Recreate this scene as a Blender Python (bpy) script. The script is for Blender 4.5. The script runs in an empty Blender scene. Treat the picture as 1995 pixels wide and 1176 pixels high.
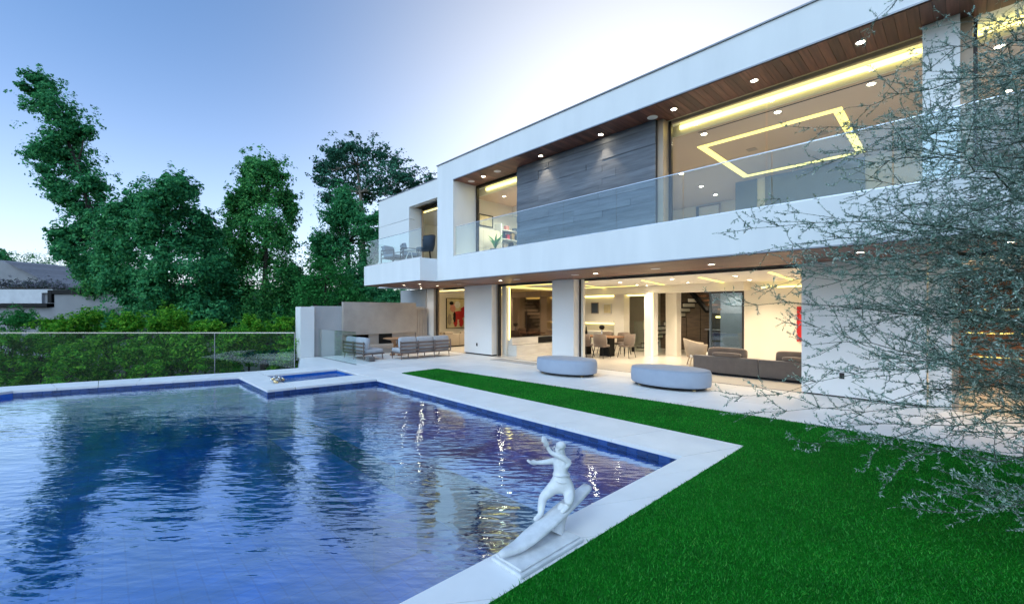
import bpy, bmesh, math, random
import numpy as np
from mathutils import Vector, Matrix
R = math.radians
random.seed(7)
rng = np.random.default_rng(11)
scene = bpy.context.scene
COL = scene.collection

# ------------------------------------------------------------------ camera
CX, CY, FPX, CAMH = 997.5, 605.0, 833.0, 1.75
TH = math.atan((CX - 208.0) / FPX)
FW = Vector((-math.cos(TH), math.sin(TH), 0))
RT = Vector((math.sin(TH), math.cos(TH), 0))
YAW = math.pi / 2 - TH
cam_data = bpy.data.cameras.new('camera')
cam = bpy.data.objects.new('camera', cam_data)
COL.objects.link(cam)
cam.location = (0, 0, CAMH)
cam.rotation_euler = (math.pi / 2, 0, YAW)
cam_data.sensor_width = 36.0
cam_data.lens = FPX / 1995.0 * 36.0
cam_data.shift_y = 17.0 / 1995.0
cam_data.clip_start = 0.05
cam_data.clip_end = 3000
scene.camera = cam

# ------------------------------------------------------------------ sky, sun, exposure
SUN_EL, SUN_AZ = 44.0, 165.0         # degrees; azimuth clockwise from +Y (behind the camera, added as soft fill on the facade)
world = bpy.data.worlds.new('World')
scene.world = world
world.use_nodes = True
wn, wl = world.node_tree.nodes, world.node_tree.links
wn.clear()
sky = wn.new('ShaderNodeTexSky')
sky.sky_type = 'NISHITA'
sky.sun_disc = False
sky.sun_elevation = R(SUN_EL)
sky.sun_rotation = R(SUN_AZ)
sky.altitude = 100
sky.air_density = 1.0
sky.dust_density = 2.5
sky.ozone_density = 3.0
hs = wn.new('ShaderNodeMix'); hs.data_type = 'RGBA'; hs.blend_type = 'MULTIPLY'
hs.inputs[0].default_value = 1.0
hs.inputs[7].default_value = (0.68, 0.97, 1.16, 1)       # camera white balance: a cool dusk
bgn = wn.new('ShaderNodeBackground'); bgn.inputs[1].default_value = 0.108
wo = wn.new('ShaderNodeOutputWorld')
wl.new(sky.outputs[0], hs.inputs[6]); wl.new(hs.outputs[2], bgn.inputs[0])
# even dusk haze all round the horizon, fading towards the zenith
tcw = wn.new('ShaderNodeTexCoord'); sep_ = wn.new('ShaderNodeSeparateXYZ'); wl.new(tcw.outputs['Generated'], sep_.inputs[0])
ab = wn.new('ShaderNodeMath'); ab.operation = 'MAXIMUM'; wl.new(sep_.outputs[2], ab.inputs[0]); ab.inputs[1].default_value = 0.0
iv = wn.new('ShaderNodeMath'); iv.operation = 'SUBTRACT'; iv.inputs[0].default_value = 1.0; wl.new(ab.outputs[0], iv.inputs[1])
pw_ = wn.new('ShaderNodeMath'); pw_.operation = 'POWER'; wl.new(iv.outputs[0], pw_.inputs[0]); pw_.inputs[1].default_value = 4.8
ml = wn.new('ShaderNodeMath'); ml.operation = 'MULTIPLY'; wl.new(pw_.outputs[0], ml.inputs[0]); ml.inputs[1].default_value = 0.52
bg2 = wn.new('ShaderNodeBackground'); bg2.inputs[0].default_value = (0.98, 0.83, 0.84, 1); wl.new(ml.outputs[0], bg2.inputs[1])
adw = wn.new('ShaderNodeAddShader'); wl.new(bgn.outputs[0], adw.inputs[0]); wl.new(bg2.outputs[0], adw.inputs[1])
# broad pale afterglow in the sky above the house
gd = (FW * FPX + RT * (1250 - CX) + Vector((0, 0, CY - 350))).normalized()
dt_ = wn.new('ShaderNodeVectorMath'); dt_.operation = 'DOT_PRODUCT'; wl.new(tcw.outputs['Generated'], dt_.inputs[0]); dt_.inputs[1].default_value = gd
mx_ = wn.new('ShaderNodeMath'); mx_.operation = 'MAXIMUM'; wl.new(dt_.outputs['Value'], mx_.inputs[0]); mx_.inputs[1].default_value = 0.0
pg = wn.new('ShaderNodeMath'); pg.operation = 'POWER'; wl.new(mx_.outputs[0], pg.inputs[0]); pg.inputs[1].default_value = 8.5
mg = wn.new('ShaderNodeMath'); mg.operation = 'MULTIPLY'; wl.new(pg.outputs[0], mg.inputs[0]); mg.inputs[1].default_value = 0.64
bg3 = wn.new('ShaderNodeBackground'); bg3.inputs[0].default_value = (1.0, 0.86, 0.58, 1); wl.new(mg.outputs[0], bg3.inputs[1])
ad2 = wn.new('ShaderNodeAddShader'); wl.new(adw.outputs[0], ad2.inputs[0]); wl.new(bg3.outputs[0], ad2.inputs[1]); wl.new(ad2.outputs[0], wo.inputs[0])

sun_data = bpy.data.lights.new('sun', 'SUN')
sun_data.energy = 0.28
sun_data.angle = R(70)
sun_data.color = (0.62, 0.80, 1.0)
sun = bpy.data.objects.new('sun', sun_data)
COL.objects.link(sun)
sd = Vector((math.sin(R(SUN_AZ)) * math.cos(R(SUN_EL)), math.cos(R(SUN_AZ)) * math.cos(R(SUN_EL)), math.sin(R(SUN_EL))))
sun.rotation_euler = (-sd).to_track_quat('-Z', 'Y').to_euler()

vs = scene.view_settings
vs.view_transform = 'Standard'
vs.look = 'None'
vs.gamma = 1.0
vs.use_curve_mapping = False
vs.exposure = 0.90
scene.cycles.use_denoising = True
scene.cycles.max_bounces = 8
scene.cycles.transparent_max_bounces = 24
scene.cycles.caustics_reflective = False
scene.cycles.caustics_refractive = False
scene.cycles.sample_clamp_indirect = 4.0

# ------------------------------------------------------------------ helpers
def at(u, v, w):
    """world point seen at photo pixel (u, v), w metres in front of the camera plane"""
    p = Vector((0, 0, CAMH)) + FW * w + RT * ((u - CX) * w / FPX)
    p.z += (CY - v) * w / FPX
    return p

ORG = {}
def reg(o, parent, origin):
    COL.objects.link(o)
    if parent is not None:
        o.parent = parent
        o.location = Vector(origin) - ORG.get(parent.name, Vector((0, 0, 0)))
    else:
        o.location = origin
    ORG[o.name] = Vector(origin)
    return o

def empty(name, loc, label=None, cat=None, group=None, kind=None, rz=0.0, local=False, parent=None):
    o = bpy.data.objects.new(name, None)
    o.empty_display_size = 0.2
    reg(o, parent, loc)
    if local:
        ORG[o.name] = Vector((0, 0, 0))
    o.rotation_euler = (0, 0, rz)
    tag(o, label, cat, group, kind)
    return o

def tag(o, label=None, cat=None, group=None, kind=None):
    if label: o['label'] = label
    if cat: o['category'] = cat
    if group: o['group'] = group
    if kind: o['kind'] = kind
    return o

def mesh_np(name, verts, faces, smooth=False):
    verts = np.asarray(verts, dtype=np.float32); faces = np.asarray(faces, dtype=np.int32)
    me = bpy.data.meshes.new(name)
    nv, nf, k = len(verts), len(faces), faces.shape[1]
    me.vertices.add(nv); me.vertices.foreach_set('co', verts.ravel())
    me.loops.add(nf * k); me.loops.foreach_set('vertex_index', faces.ravel())
    me.polygons.add(nf)
    me.polygons.foreach_set('loop_start', np.arange(0, nf * k, k, dtype=np.int32))
    if smooth:
        me.polygons.foreach_set('use_smooth', np.ones(nf, dtype=bool))
    me.update(calc_edges=True)
    return me

def ob(name, me, mat, parent=None, origin=(0, 0, 0)):
    o = bpy.data.objects.new(name, me)
    if mat is not None and len(me.materials) == 0:
        me.materials.append(mat)
    return reg(o, parent, origin)

BOXF = [(0, 3, 2, 1), (4, 5, 6, 7), (0, 1, 5, 4), (1, 2, 6, 5), (2, 3, 7, 6), (3, 0, 4, 7)]
def box_mesh(name, sx, sy, sz, bevel=0.0, seg=1):
    me = bpy.data.meshes.new(name)
    bm = bmesh.new()
    bmesh.ops.create_cube(bm, size=1.0)
    for v in bm.verts:
        v.co.x *= sx; v.co.y *= sy; v.co.z *= sz
    if bevel > 0:
        bmesh.ops.bevel(bm, geom=list(bm.edges), offset=min(bevel, 0.45 * min(sx, sy, sz)), segments=seg, affect='EDGES', profile=0.5)
    bm.to_mesh(me); bm.free()
    return me

def bx(name, parent, mat, x0, x1, y0, y1, z0, z1, bevel=0.0, seg=1):
    me = box_mesh(name, x1 - x0, y1 - y0, z1 - z0, bevel, seg)
    if seg > 1:
        for p in me.polygons: p.use_smooth = True
    return ob(name, me, mat, parent, ((x0 + x1) / 2, (y0 + y1) / 2, (z0 + z1) / 2))

def shared(name, parent, me, loc, rot=None):
    o = bpy.data.objects.new(name, me)
    reg(o, parent, loc)
    if rot: o.rotation_euler = rot
    return o

def superell(name, sx, sy, sz, e1=0.35, e2=0.35, n=20, m=12):
    """rounded cushion"""
    f = lambda c, e: math.copysign(abs(c) ** e, c)
    vs_, fs = [], []
    for i in range(m + 1):
        a = -math.pi / 2 + math.pi * i / m
        for j in range(n):
            b = 2 * math.pi * j / n
            vs_.append((sx / 2 * f(math.cos(a), e1) * f(math.cos(b), e2), sy / 2 * f(math.cos(a), e1) * f(math.sin(b), e2), sz / 2 * f(math.sin(a), e1)))
    for i in range(m):
        for j in range(n):
            fs.append((i * n + j, i * n + (j + 1) % n, (i + 1) * n + (j + 1) % n, (i + 1) * n + j))
    me = mesh_np(name, vs_, fs, True)
    return me

def cushion(name, parent, mat, c, s, rot=None, e=0.35):
    o = ob(name, superell(name, *s, e1=e, e2=e), mat, parent, c)
    if rot: o.rotation_euler = rot
    return o

def tube_arrays(pts, radii, sides=5, closed=True):
    pts = [Vector(p) for p in pts]
    V, Fc = [], []
    n = len(pts)
    ref = Vector((0.31, 0.17, 0.93))
    for i, p in enumerate(pts):
        t = (pts[min(i + 1, n - 1)] - pts[max(i - 1, 0)]).normalized()
        a = t.cross(ref)
        if a.length < 1e-3: a = t.cross(Vector((1, 0, 0)))
        a.normalize(); b = t.cross(a)
        for k in range(sides):
            an = 2 * math.pi * k / sides
            V.append(p + (a * math.cos(an) + b * math.sin(an)) * radii[i])
    for i in range(n - 1):
        for k in range(sides):
            Fc.append((i * sides + k, i * sides + (k + 1) % sides, (i + 1) * sides + (k + 1) % sides, (i + 1) * sides + k))
    return V, Fc

class MB:
    def __init__(s): s.v, s.f = [], []
    def add(s, V, Fc):
        o = len(s.v); s.v += [tuple(x) for x in V]; s.f += [tuple(i + o for i in q) for q in Fc]
    def tube(s, pts, radii, sides=5):
        if not hasattr(radii, '__len__'): radii = [radii] * len(pts)
        s.add(*tube_arrays(pts, radii, sides))
        n = len(pts); o = len(s.v) - n * sides
        if sides == 4:
            s.f.append((o + 3, o + 2, o + 1, o)); s.f.append(tuple(o + (n - 1) * 4 + k for k in range(4)))
    def box(s, x0, x1, y0, y1, z0, z1):
        s.add([(x0, y0, z0), (x1, y0, z0), (x1, y1, z0), (x0, y1, z0), (x0, y0, z1), (x1, y0, z1), (x1, y1, z1), (x0, y1, z1)], BOXF)
    def obj(s, name, mat, parent=None, origin=(0, 0, 0), smooth=False):
        me = bpy.data.meshes.new(name)
        o = Vector(origin)
        me.from_pydata([tuple(Vector(v) - o) for v in s.v], [], s.f)
        if smooth:
            for p in me.polygons: p.use_smooth = True
        return ob(name, me, mat, parent, origin)

def prism(name, parent, mat, poly, z0, z1, origin=None):
    """vertical prism from a 2-D polygon"""
    n = len(poly)
    ar = sum(poly[i][0] * poly[(i + 1) % n][1] - poly[(i + 1) % n][0] * poly[i][1] for i in range(n))
    if ar < 0: poly = poly[::-1]
    org = Vector(origin) if origin else Vector((sum(p[0] for p in poly) / n, sum(p[1] for p in poly) / n, z0))
    V = [(p[0] - org.x, p[1] - org.y, z0 - org.z) for p in poly] + [(p[0] - org.x, p[1] - org.y, z1 - org.z) for p in poly]
    Fc = [tuple(range(n - 1, -1, -1)), tuple(range(n, 2 * n))] + [(i, (i + 1) % n, n + (i + 1) % n, n + i) for i in range(n)]
    me = bpy.data.meshes.new(name); me.from_pydata(V, [], Fc)
    return ob(name, me, mat, parent, org)

def lathe(name, parent, mat, prof, c, n=28, sx=1.0, sy=1.0):
    V, Fc = [], []
    for r, z in prof:
        for k in range(n):
            a = 2 * math.pi * k / n
            V.append((r * math.cos(a) * sx, r * math.sin(a) * sy, z))
    for i in range(len(prof) - 1):
        for k in range(n):
            Fc.append((i * n + k, i * n + (k + 1) % n, (i + 1) * n + (k + 1) % n, (i + 1) * n + k))
    me = mesh_np(name, V, Fc, True)
    return ob(name, me, mat, parent, c)

# ------------------------------------------------------------------ materials
def nodes(name):
    m = bpy.data.materials.new(name); m.use_nodes = True
    nt = m.node_tree; nt.nodes.clear()
    out = nt.nodes.new('ShaderNodeOutputMaterial')
    return m, nt, out

def N(nt, t, **kw):
    n = nt.nodes.new(t)
    for k, v in kw.items(): setattr(n, k, v)
    return n

def ramp(nt, fac, stops):
    r = N(nt, 'ShaderNodeValToRGB')
    el = r.color_ramp.elements
    while len(el) > len(stops): el.remove(el[-1])
    while len(el) < len(stops): el.new(0.5)
    for e, (p, c) in zip(el, stops):
        e.position = p; e.color = (*c, 1)
    nt.links.new(fac, r.inputs[0])
    return r.outputs[0]

def mixc(nt, a, b, fac, mode='MIX'):
    m = N(nt, 'ShaderNodeMix', data_type='RGBA', blend_type=mode)
    for s, v in ((m.inputs[0], fac), (m.inputs[6], a), (m.inputs[7], b)):
        if isinstance(v, (int, float)): s.default_value = v
        elif isinstance(v, tuple): s.default_value = (*v, 1)
        else: nt.links.new(v, s)
    return m.outputs[2]

def coords(nt, scale=(1, 1, 1), obj=True, rot=(0, 0, 0)):
    mp = N(nt, 'ShaderNodeMapping')
    mp.inputs['Scale'].default_value = scale
    mp.inputs['Rotation'].default_value = rot
    if obj:
        tc = N(nt, 'ShaderNodeTexCoord'); nt.links.new(tc.outputs['Object'], mp.inputs[0])
    else:
        g = N(nt, 'ShaderNodeNewGeometry'); nt.links.new(g.outputs['Position'], mp.inputs[0])
    return mp.outputs[0]

def noise(nt, vec, scale, detail=5, rough=0.55, out='Fac'):
    n = N(nt, 'ShaderNodeTexNoise')
    n.inputs['Scale'].default_value = scale; n.inputs['Detail'].default_value = detail; n.inputs['Roughness'].default_value = rough
    nt.links.new(vec, n.inputs['Vector'])
    return n.outputs[out]

def surf(name, c1, c2=None, rough=0.6, scale=(1, 1, 1), nscale=3.0, bump=0.0, bscale=40.0, rand=0.0, metallic=0.0, spec=0.5, sheen=0.0, detail=5, obj=False):
    """procedural surface: two tones mixed by noise, fine bump, per-object value jitter"""
    m, nt, out = nodes(name)
    p = N(nt, 'ShaderNodeBsdfPrincipled')
    nt.links.new(p.outputs[0], out.inputs[0])
    vec = coords(nt, scale, obj)
    c2 = c2 or tuple(0.85 * x for x in c1)
    f = noise(nt, vec, nscale, detail)
    col = ramp(nt, f, [(0.3, c1), (0.7, c2)])
    if rand > 0:
        oi = N(nt, 'ShaderNodeObjectInfo')
        mr = N(nt, 'ShaderNodeMapRange'); mr.inputs[3].default_value = 1 - rand; mr.inputs[4].default_value = 1 + rand
        nt.links.new(oi.outputs['Random'], mr.inputs[0])
        hsv = N(nt, 'ShaderNodeHueSaturation'); nt.links.new(mr.outputs[0], hsv.inputs['Value']); nt.links.new(col, hsv.inputs['Color'])
        col = hsv.outputs[0]
    nt.links.new(col, p.inputs['Base Color'])
    p.inputs['Roughness'].default_value = rough
    p.inputs['Metallic'].default_value = metallic
    p.inputs['Specular IOR Level'].default_value = spec
    if sheen: p.inputs['Sheen Weight'].default_value = sheen
    if bump > 0:
        f2 = noise(nt, vec, bscale, 4)
        b = N(nt, 'ShaderNodeBump'); b.inputs['Strength'].default_value = bump; b.inputs['Distance'].default_value = 0.01
        nt.links.new(f2, b.inputs['Height']); nt.links.new(b.outputs[0], p.inputs['Normal'])
    return m

def emit(name, col, s):
    m, nt, out = nodes(name)
    e = N(nt, 'ShaderNodeEmission'); e.inputs[0].default_value = (*col, 1); e.inputs[1].default_value = s
    nt.links.new(e.outputs[0], out.inputs[0])
    return m

def schlick(nt, f0, power, normal=None):
    lw = N(nt, 'ShaderNodeLayerWeight'); lw.inputs[0].default_value = 0.5
    if normal is not None: nt.links.new(normal, lw.inputs['Normal'])
    pw = N(nt, 'ShaderNodeMath', operation='POWER'); nt.links.new(lw.outputs['Facing'], pw.inputs[0]); pw.inputs[1].default_value = power
    mr = N(nt, 'ShaderNodeMapRange'); mr.inputs[3].default_value = f0; mr.inputs[4].default_value = 1.0
    nt.links.new(pw.outputs[0], mr.inputs[0])
    return mr.outputs[0]

def glassy(name, tint, f0=0.045, power=4.5, rough=0.0, gcol=(1, 1, 1)):
    m, nt, out = nodes(name)
    t = N(nt, 'ShaderNodeBsdfTransparent'); t.inputs[0].default_value = (*tint, 1)
    g = N(nt, 'ShaderNodeBsdfGlossy'); g.inputs['Roughness'].default_value = rough; g.inputs[0].default_value = (*gcol, 1)
    mx = N(nt, 'ShaderNodeMixShader')
    nt.links.new(schlick(nt, f0, power), mx.inputs[0]); nt.links.new(t.outputs[0], mx.inputs[1]); nt.links.new(g.outputs[0], mx.inputs[2])
    nt.links.new(mx.outputs[0], out.inputs[0])
    return m

def water_mat(name, tint, f0, power, s1, s2, strength):
    m, nt, out = nodes(name)
    v1 = coords(nt, (1.0, 1.0, 1.0), False, (0, 0, R(-46)))
    mp = N(nt, 'ShaderNodeMapping'); mp.inputs['Scale'].default_value = (0.55, 1.5, 1); nt.links.new(v1, mp.inputs[0])
    n1 = noise(nt, mp.outputs[0], s1, 3, 0.5); n2 = noise(nt, mp.outputs[0], s2, 3, 0.5)
    ad = N(nt, 'ShaderNodeMath', operation='MULTIPLY_ADD'); nt.links.new(n2, ad.inputs[0]); ad.inputs[1].default_value = 0.35; nt.links.new(n1, ad.inputs[2])
    n0 = noise(nt, v1, 0.55, 2, 0.5)                      # calmer and choppier areas
    mrw = N(nt, 'ShaderNodeMapRange'); mrw.inputs[1].default_value = 0.35; mrw.inputs[2].default_value = 0.65; mrw.inputs[3].default_value = 0.35; mrw.inputs[4].default_value = 1.5
    nt.links.new(n0, mrw.inputs[0])
    hm = N(nt, 'ShaderNodeMath', operation='MULTIPLY'); nt.links.new(ad.outputs[0], hm.inputs[0]); nt.links.new(mrw.outputs[0], hm.inputs[1])
    b = N(nt, 'ShaderNodeBump'); b.inputs['Strength'].default_value = strength; b.inputs['Distance'].default_value = 0.05
    nt.links.new(hm.outputs[0], b.inputs['Height'])
    t = N(nt, 'ShaderNodeBsdfTransparent'); t.inputs[0].default_value = (*tint, 1)
    g = N(nt, 'ShaderNodeBsdfGlossy'); g.inputs['Roughness'].default_value = 0.03; g.inputs[0].default_value = (0.80, 0.94, 1.0, 1); nt.links.new(b.outputs[0], g.inputs['Normal'])
    mx = N(nt, 'ShaderNodeMixShader')
    nt.links.new(schlick(nt, f0, power, b.outputs[0]), mx.inputs[0]); nt.links.new(t.outputs[0], mx.inputs[1]); nt.links.new(g.outputs[0], mx.inputs[2])
    nt.links.new(mx.outputs[0], out.inputs[0])
    return m

def leaf_mat(name, c1, c2, c3, trans=0.3):
    """leaf: random per leaf, diffuse + translucent"""
    m, nt, out = nodes(name)
    g = N(nt, 'ShaderNodeNewGeometry')
    col = ramp(nt, g.outputs['Random Per Island'], [(0.0, c1), (0.55, c2), (1.0, c3)])
    p = N(nt, 'ShaderNodeBsdfPrincipled'); p.inputs['Roughness'].default_value = 0.6; p.inputs['Specular IOR Level'].default_value = 0.12
    nt.links.new(col, p.inputs['Base Color'])
    t = N(nt, 'ShaderNodeBsdfTranslucent'); nt.links.new(col, t.inputs[0])
    mx = N(nt, 'ShaderNodeMixShader'); mx.inputs[0].default_value = trans
    nt.links.new(p.outputs[0], mx.inputs[1]); nt.links.new(t.outputs[0], mx.inputs[2]); nt.links.new(mx.outputs[0], out.inputs[0])
    return m

def wood_mat(name, c1, c2, c3, along='Y', rough=0.5, rand=0.3):
    m, nt, out = nodes(name)
    sc = {'X': (1.2, 22, 22), 'Y': (22, 1.2, 22), 'Z': (22, 22, 1.2)}[along]
    vec = coords(nt, sc, False)
    oi = N(nt, 'ShaderNodeObjectInfo')
    off = N(nt, 'ShaderNodeVectorMath', operation='SCALE'); off.inputs[0].default_value = (13, 7, 5)
    nt.links.new(oi.outputs['Random'], off.inputs['Scale'])
    ad = N(nt, 'ShaderNodeVectorMath', operation='ADD'); nt.links.new(vec, ad.inputs[0]); nt.links.new(off.outputs[0], ad.inputs[1])
    f = noise(nt, ad.outputs[0], 1.0, 6, 0.6)
    col = ramp(nt, f, [(0.25, c1), (0.55, c2), (0.8, c3)])
    mr = N(nt, 'ShaderNodeMapRange'); mr.inputs[3].default_value = 1 - rand; mr.inputs[4].default_value = 1 + rand
    nt.links.new(oi.outputs['Random'], mr.inputs[0])
    hsv = N(nt, 'ShaderNodeHueSaturation'); nt.links.new(mr.outputs[0], hsv.inputs['Value']); nt.links.new(col, hsv.inputs['Color'])
    p = N(nt, 'ShaderNodeBsdfPrincipled'); p.inputs['Roughness'].default_value = rough
    nt.links.new(hsv.outputs[0], p.inputs['Base Color'])
    b = N(nt, 'ShaderNodeBump'); b.inputs['Strength'].default_value = 0.25; b.inputs['Distance'].default_value = 0.004
    nt.links.new(f, b.inputs['Height']); nt.links.new(b.outputs[0], p.inputs['Normal'])
    nt.links.new(p.outputs[0], out.inputs[0])
    return m

def tile_mat(name, c1, c2, size=0.15):
    """pool mosaic: brick grid with tone jitter"""
    m, nt, out = nodes(name)
    g = N(nt, 'ShaderNodeNewGeometry')
    sep = N(nt, 'ShaderNodeSeparateXYZ'); nt.links.new(g.outputs['Position'], sep.inputs[0])
    az = N(nt, 'ShaderNodeMath', operation='ADD'); nt.links.new(sep.outputs[1], az.inputs[0]); nt.links.new(sep.outputs[2], az.inputs[1])
    cb = N(nt, 'ShaderNodeCombineXYZ'); nt.links.new(sep.outputs[0], cb.inputs[0]); nt.links.new(az.outputs[0], cb.inputs[1])
    br = N(nt, 'ShaderNodeTexBrick'); br.offset = 0.0
    br.inputs['Scale'].default_value = 1.0; br.inputs['Brick Width'].default_value = size; br.inputs['Row Height'].default_value = size
    br.inputs['Mortar Size'].default_value = size * 0.045; br.inputs['Color1'].default_value = (*c1, 1); br.inputs['Color2'].default_value = (*c2, 1)
    br.inputs['Mortar'].default_value = (c2[0] * 0.8, c2[1] * 0.8, c2[2] * 0.85, 1)
    nt.links.new(cb.outputs[0], br.inputs['Vector'])
    f = noise(nt, coords(nt, (1, 1, 1), False), 1.3, 4)
    col = mixc(nt, br.outputs[0], ramp(nt, f, [(0.3, (0.6, 0.6, 0.6)), (0.7, (1.25, 1.25, 1.25))]), 1.0, 'MULTIPLY')
    p = N(nt, 'ShaderNodeBsdfPrincipled'); p.inputs['Roughness'].default_value = 0.3
    nt.links.new(col, p.inputs['Base Color']); nt.links.new(p.outputs[0], out.inputs[0])
    return m

M = {}
M['stucco'] = surf('stucco', (0.81, 0.81, 0.81), (0.73, 0.735, 0.74), 0.75, scale=(1.6, 1.6, 0.25), nscale=1.1, bump=0.15, bscale=70, detail=9)
M['panel'] = surf('panel', (0.80, 0.795, 0.79), (0.76, 0.755, 0.75), 0.6, nscale=0.8, bump=0.06, bscale=60)
M['cap'] = surf('cap', (0.28, 0.29, 0.32), rough=0.4, metallic=0.6)
M['soffit'] = wood_mat('soffit', (0.070, 0.025, 0.017), (0.165, 0.064, 0.042), (0.24, 0.10, 0.068), 'Y', 0.5, 0.4)
M['soffit_low'] = wood_mat('soffit_low', (0.13, 0.058, 0.038), (0.20, 0.092, 0.062), (0.26, 0.135, 0.092), 'X', 0.5, 0.12)
M['slate'] = surf('slate', (0.175, 0.192, 0.222), (0.10, 0.112, 0.135), 0.65, scale=(0.6, 1, 6), nscale=2.6, bump=0.5, bscale=10, rand=0.16, detail=10)
M['paver'] = surf('paver', (0.86, 0.845, 0.83), (0.77, 0.755, 0.74), 0.42, nscale=1.6, bump=0.05, bscale=55, rand=0.06, detail=8)
M['grout'] = surf('grout', (0.50, 0.49, 0.48), rough=0.9)
M['coping'] = surf('coping', (0.86, 0.85, 0.84), (0.78, 0.77, 0.76), 0.5, nscale=2.2, bump=0.1, bscale=60, rand=0.03, detail=8)
M['floor'] = surf('floor', (0.72, 0.68, 0.62), (0.66, 0.62, 0.56), 0.22, nscale=0.8)
M['cream'] = surf('cream', (0.78, 0.74, 0.66), (0.74, 0.70, 0.62), 0.6, nscale=0.7)
M['ceil'] = surf('ceil', (0.78, 0.75, 0.70), (0.75, 0.72, 0.67), 0.7, nscale=0.7)
M['taupe'] = surf('taupe', (0.36, 0.30, 0.25), (0.32, 0.265, 0.22), 0.7, nscale=0.6)
M['frame'] = surf('frame', (0.05, 0.045, 0.045), rough=0.4, metallic=0.7)
M['bronze_frame'] = surf('bronze_frame', (0.42, 0.33, 0.25), rough=0.45, metallic=0.2)
M['steel'] = surf('steel', (0.62, 0.63, 0.65), rough=0.25, metallic=1.0)
M['glass'] = glassy('glass', (0.95, 0.98, 0.975), 0.012, 5.0)
M['rail_glass'] = glassy('rail_glass', (0.93, 0.98, 0.97), 0.04, 4.5)
M['bal_glass'] = glassy('bal_glass', (0.86, 0.94, 0.96), 0.05, 4.0)
M['mirror'] = surf('mirror', (0.20, 0.145, 0.105), (0.16, 0.115, 0.085), 0.06, nscale=0.6, metallic=0.9)
M['marble'] = surf('marble', (0.80, 0.77, 0.72), (0.60, 0.56, 0.52), 0.15, scale=(0.6, 0.6, 3), nscale=2.2, detail=9)
M['concrete'] = surf('concrete', (0.46, 0.40, 0.35), (0.37, 0.32, 0.28), 0.75, scale=(1, 1, 1), nscale=1.6, bump=0.15, bscale=30, detail=8)
M['greywall'] = surf('greywall', (0.46, 0.45, 0.45), (0.40, 0.39, 0.39), 0.75, nscale=1.4, bump=0.1, bscale=35)
M['tile'] = surf('tile', (0.018, 0.055, 0.20), (0.010, 0.034, 0.14), 0.18, nscale=9, rand=0.4, spec=0.6)
M['poolfloor'] = tile_mat('poolfloor', (0.010, 0.16, 0.62), (0.007, 0.13, 0.54), 0.22)
M['water'] = water_mat('water', (0.58, 0.88, 0.99), 0.18, 1.9, 2.0, 8.0, 0.24)
M['spawater'] = water_mat('spawater', (0.7, 0.85, 0.97), 0.10, 3.0, 6.0, 16.0, 0.5)
M['turf'] = surf('turf', (0.006, 0.15, 0.008), (0.004, 0.09, 0.006), 0.9, nscale=1.2, bump=0.5, bscale=120, detail=8, spec=0.1)
def blade_mat():
    m, nt, out = nodes('blade')
    g = N(nt, 'ShaderNodeNewGeometry')
    col = ramp(nt, g.outputs['Random Per Island'], [(0.0, (0.004, 0.11, 0.008)), (0.45, (0.009, 0.225, 0.013)), (0.85, (0.020, 0.32, 0.025)), (1.0, (0.09, 0.38, 0.05))])
    f = noise(nt, coords(nt, (1, 1, 1), False), 1.1, 7, 0.65)
    col = mixc(nt, col, ramp(nt, f, [(0.32, (0.68, 0.74, 0.68)), (0.5, (1.0, 1.0, 1.0)), (0.68, (1.4, 1.25, 1.2))]), 1.0, 'MULTIPLY')
    p = N(nt, 'ShaderNodeBsdfPrincipled'); p.inputs['Roughness'].default_value = 0.5; p.inputs['Specular IOR Level'].default_value = 0.25
    nt.links.new(col, p.inputs['Base Color'])
    t = N(nt, 'ShaderNodeBsdfTranslucent'); nt.links.new(col, t.inputs[0])
    mx = N(nt, 'ShaderNodeMixShader'); mx.inputs[0].default_value = 0.25
    nt.links.new(p.outputs[0], mx.inputs[1]); nt.links.new(t.outputs[0], mx.inputs[2]); nt.links.new(mx.outputs[0], out.inputs[0])
    return m
M['blade'] = blade_mat()
M['ottoman'] = surf('ottoman', (0.33, 0.375, 0.46), (0.30, 0.345, 0.43), 0.85, nscale=5, bump=0.15, bscale=220, sheen=0.15)
M['charcoal'] = surf('charcoal', (0.13, 0.115, 0.11), (0.105, 0.093, 0.09), 0.9, nscale=6, bump=0.2, bscale=200, sheen=0.3)
M['brownfab'] = surf('brownfab', (0.17, 0.13, 0.105), (0.14, 0.105, 0.085), 0.9, nscale=7, bump=0.2, bscale=160, sheen=0.3)
M['beigefab'] = surf('beigefab', (0.36, 0.30, 0.23), (0.31, 0.255, 0.195), 0.9, nscale=6, bump=0.2, bscale=160)
M['greyfab'] = surf('greyfab', (0.44, 0.45, 0.48), (0.38, 0.39, 0.42), 0.9, nscale=6, bump=0.2, bscale=160)
M['whitefab'] = surf('whitefab', (0.75, 0.74, 0.72), rough=0.9, nscale=5)
M['teak'] = wood_mat('teak', (0.10, 0.07, 0.06), (0.18, 0.13, 0.11), (0.24, 0.18, 0.15), 'Y', 0.6, 0.15)
M['rootwood'] = wood_mat('rootwood', (0.24, 0.11, 0.045), (0.40, 0.20, 0.09), (0.52, 0.29, 0.14), 'Z', 0.45, 0.1)
M['warmwood'] = wood_mat('warmwood', (0.12, 0.05, 0.02), (0.24, 0.105, 0.045), (0.34, 0.16, 0.07), 'Z', 0.5, 0.2)
M['darkstone'] = surf('darkstone', (0.125, 0.085, 0.055), (0.06, 0.042, 0.03), 0.5, scale=(1, 1, 4), nscale=2.5, detail=9, rand=0.2)
M['black'] = surf('black', (0.008, 0.008, 0.009), rough=0.6, spec=0.2)
M['darkblue'] = surf('darkblue', (0.06, 0.085, 0.12), rough=0.35)
M['bluegrey'] = surf('bluegrey', (0.16, 0.20, 0.27), rough=0.5)
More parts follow.
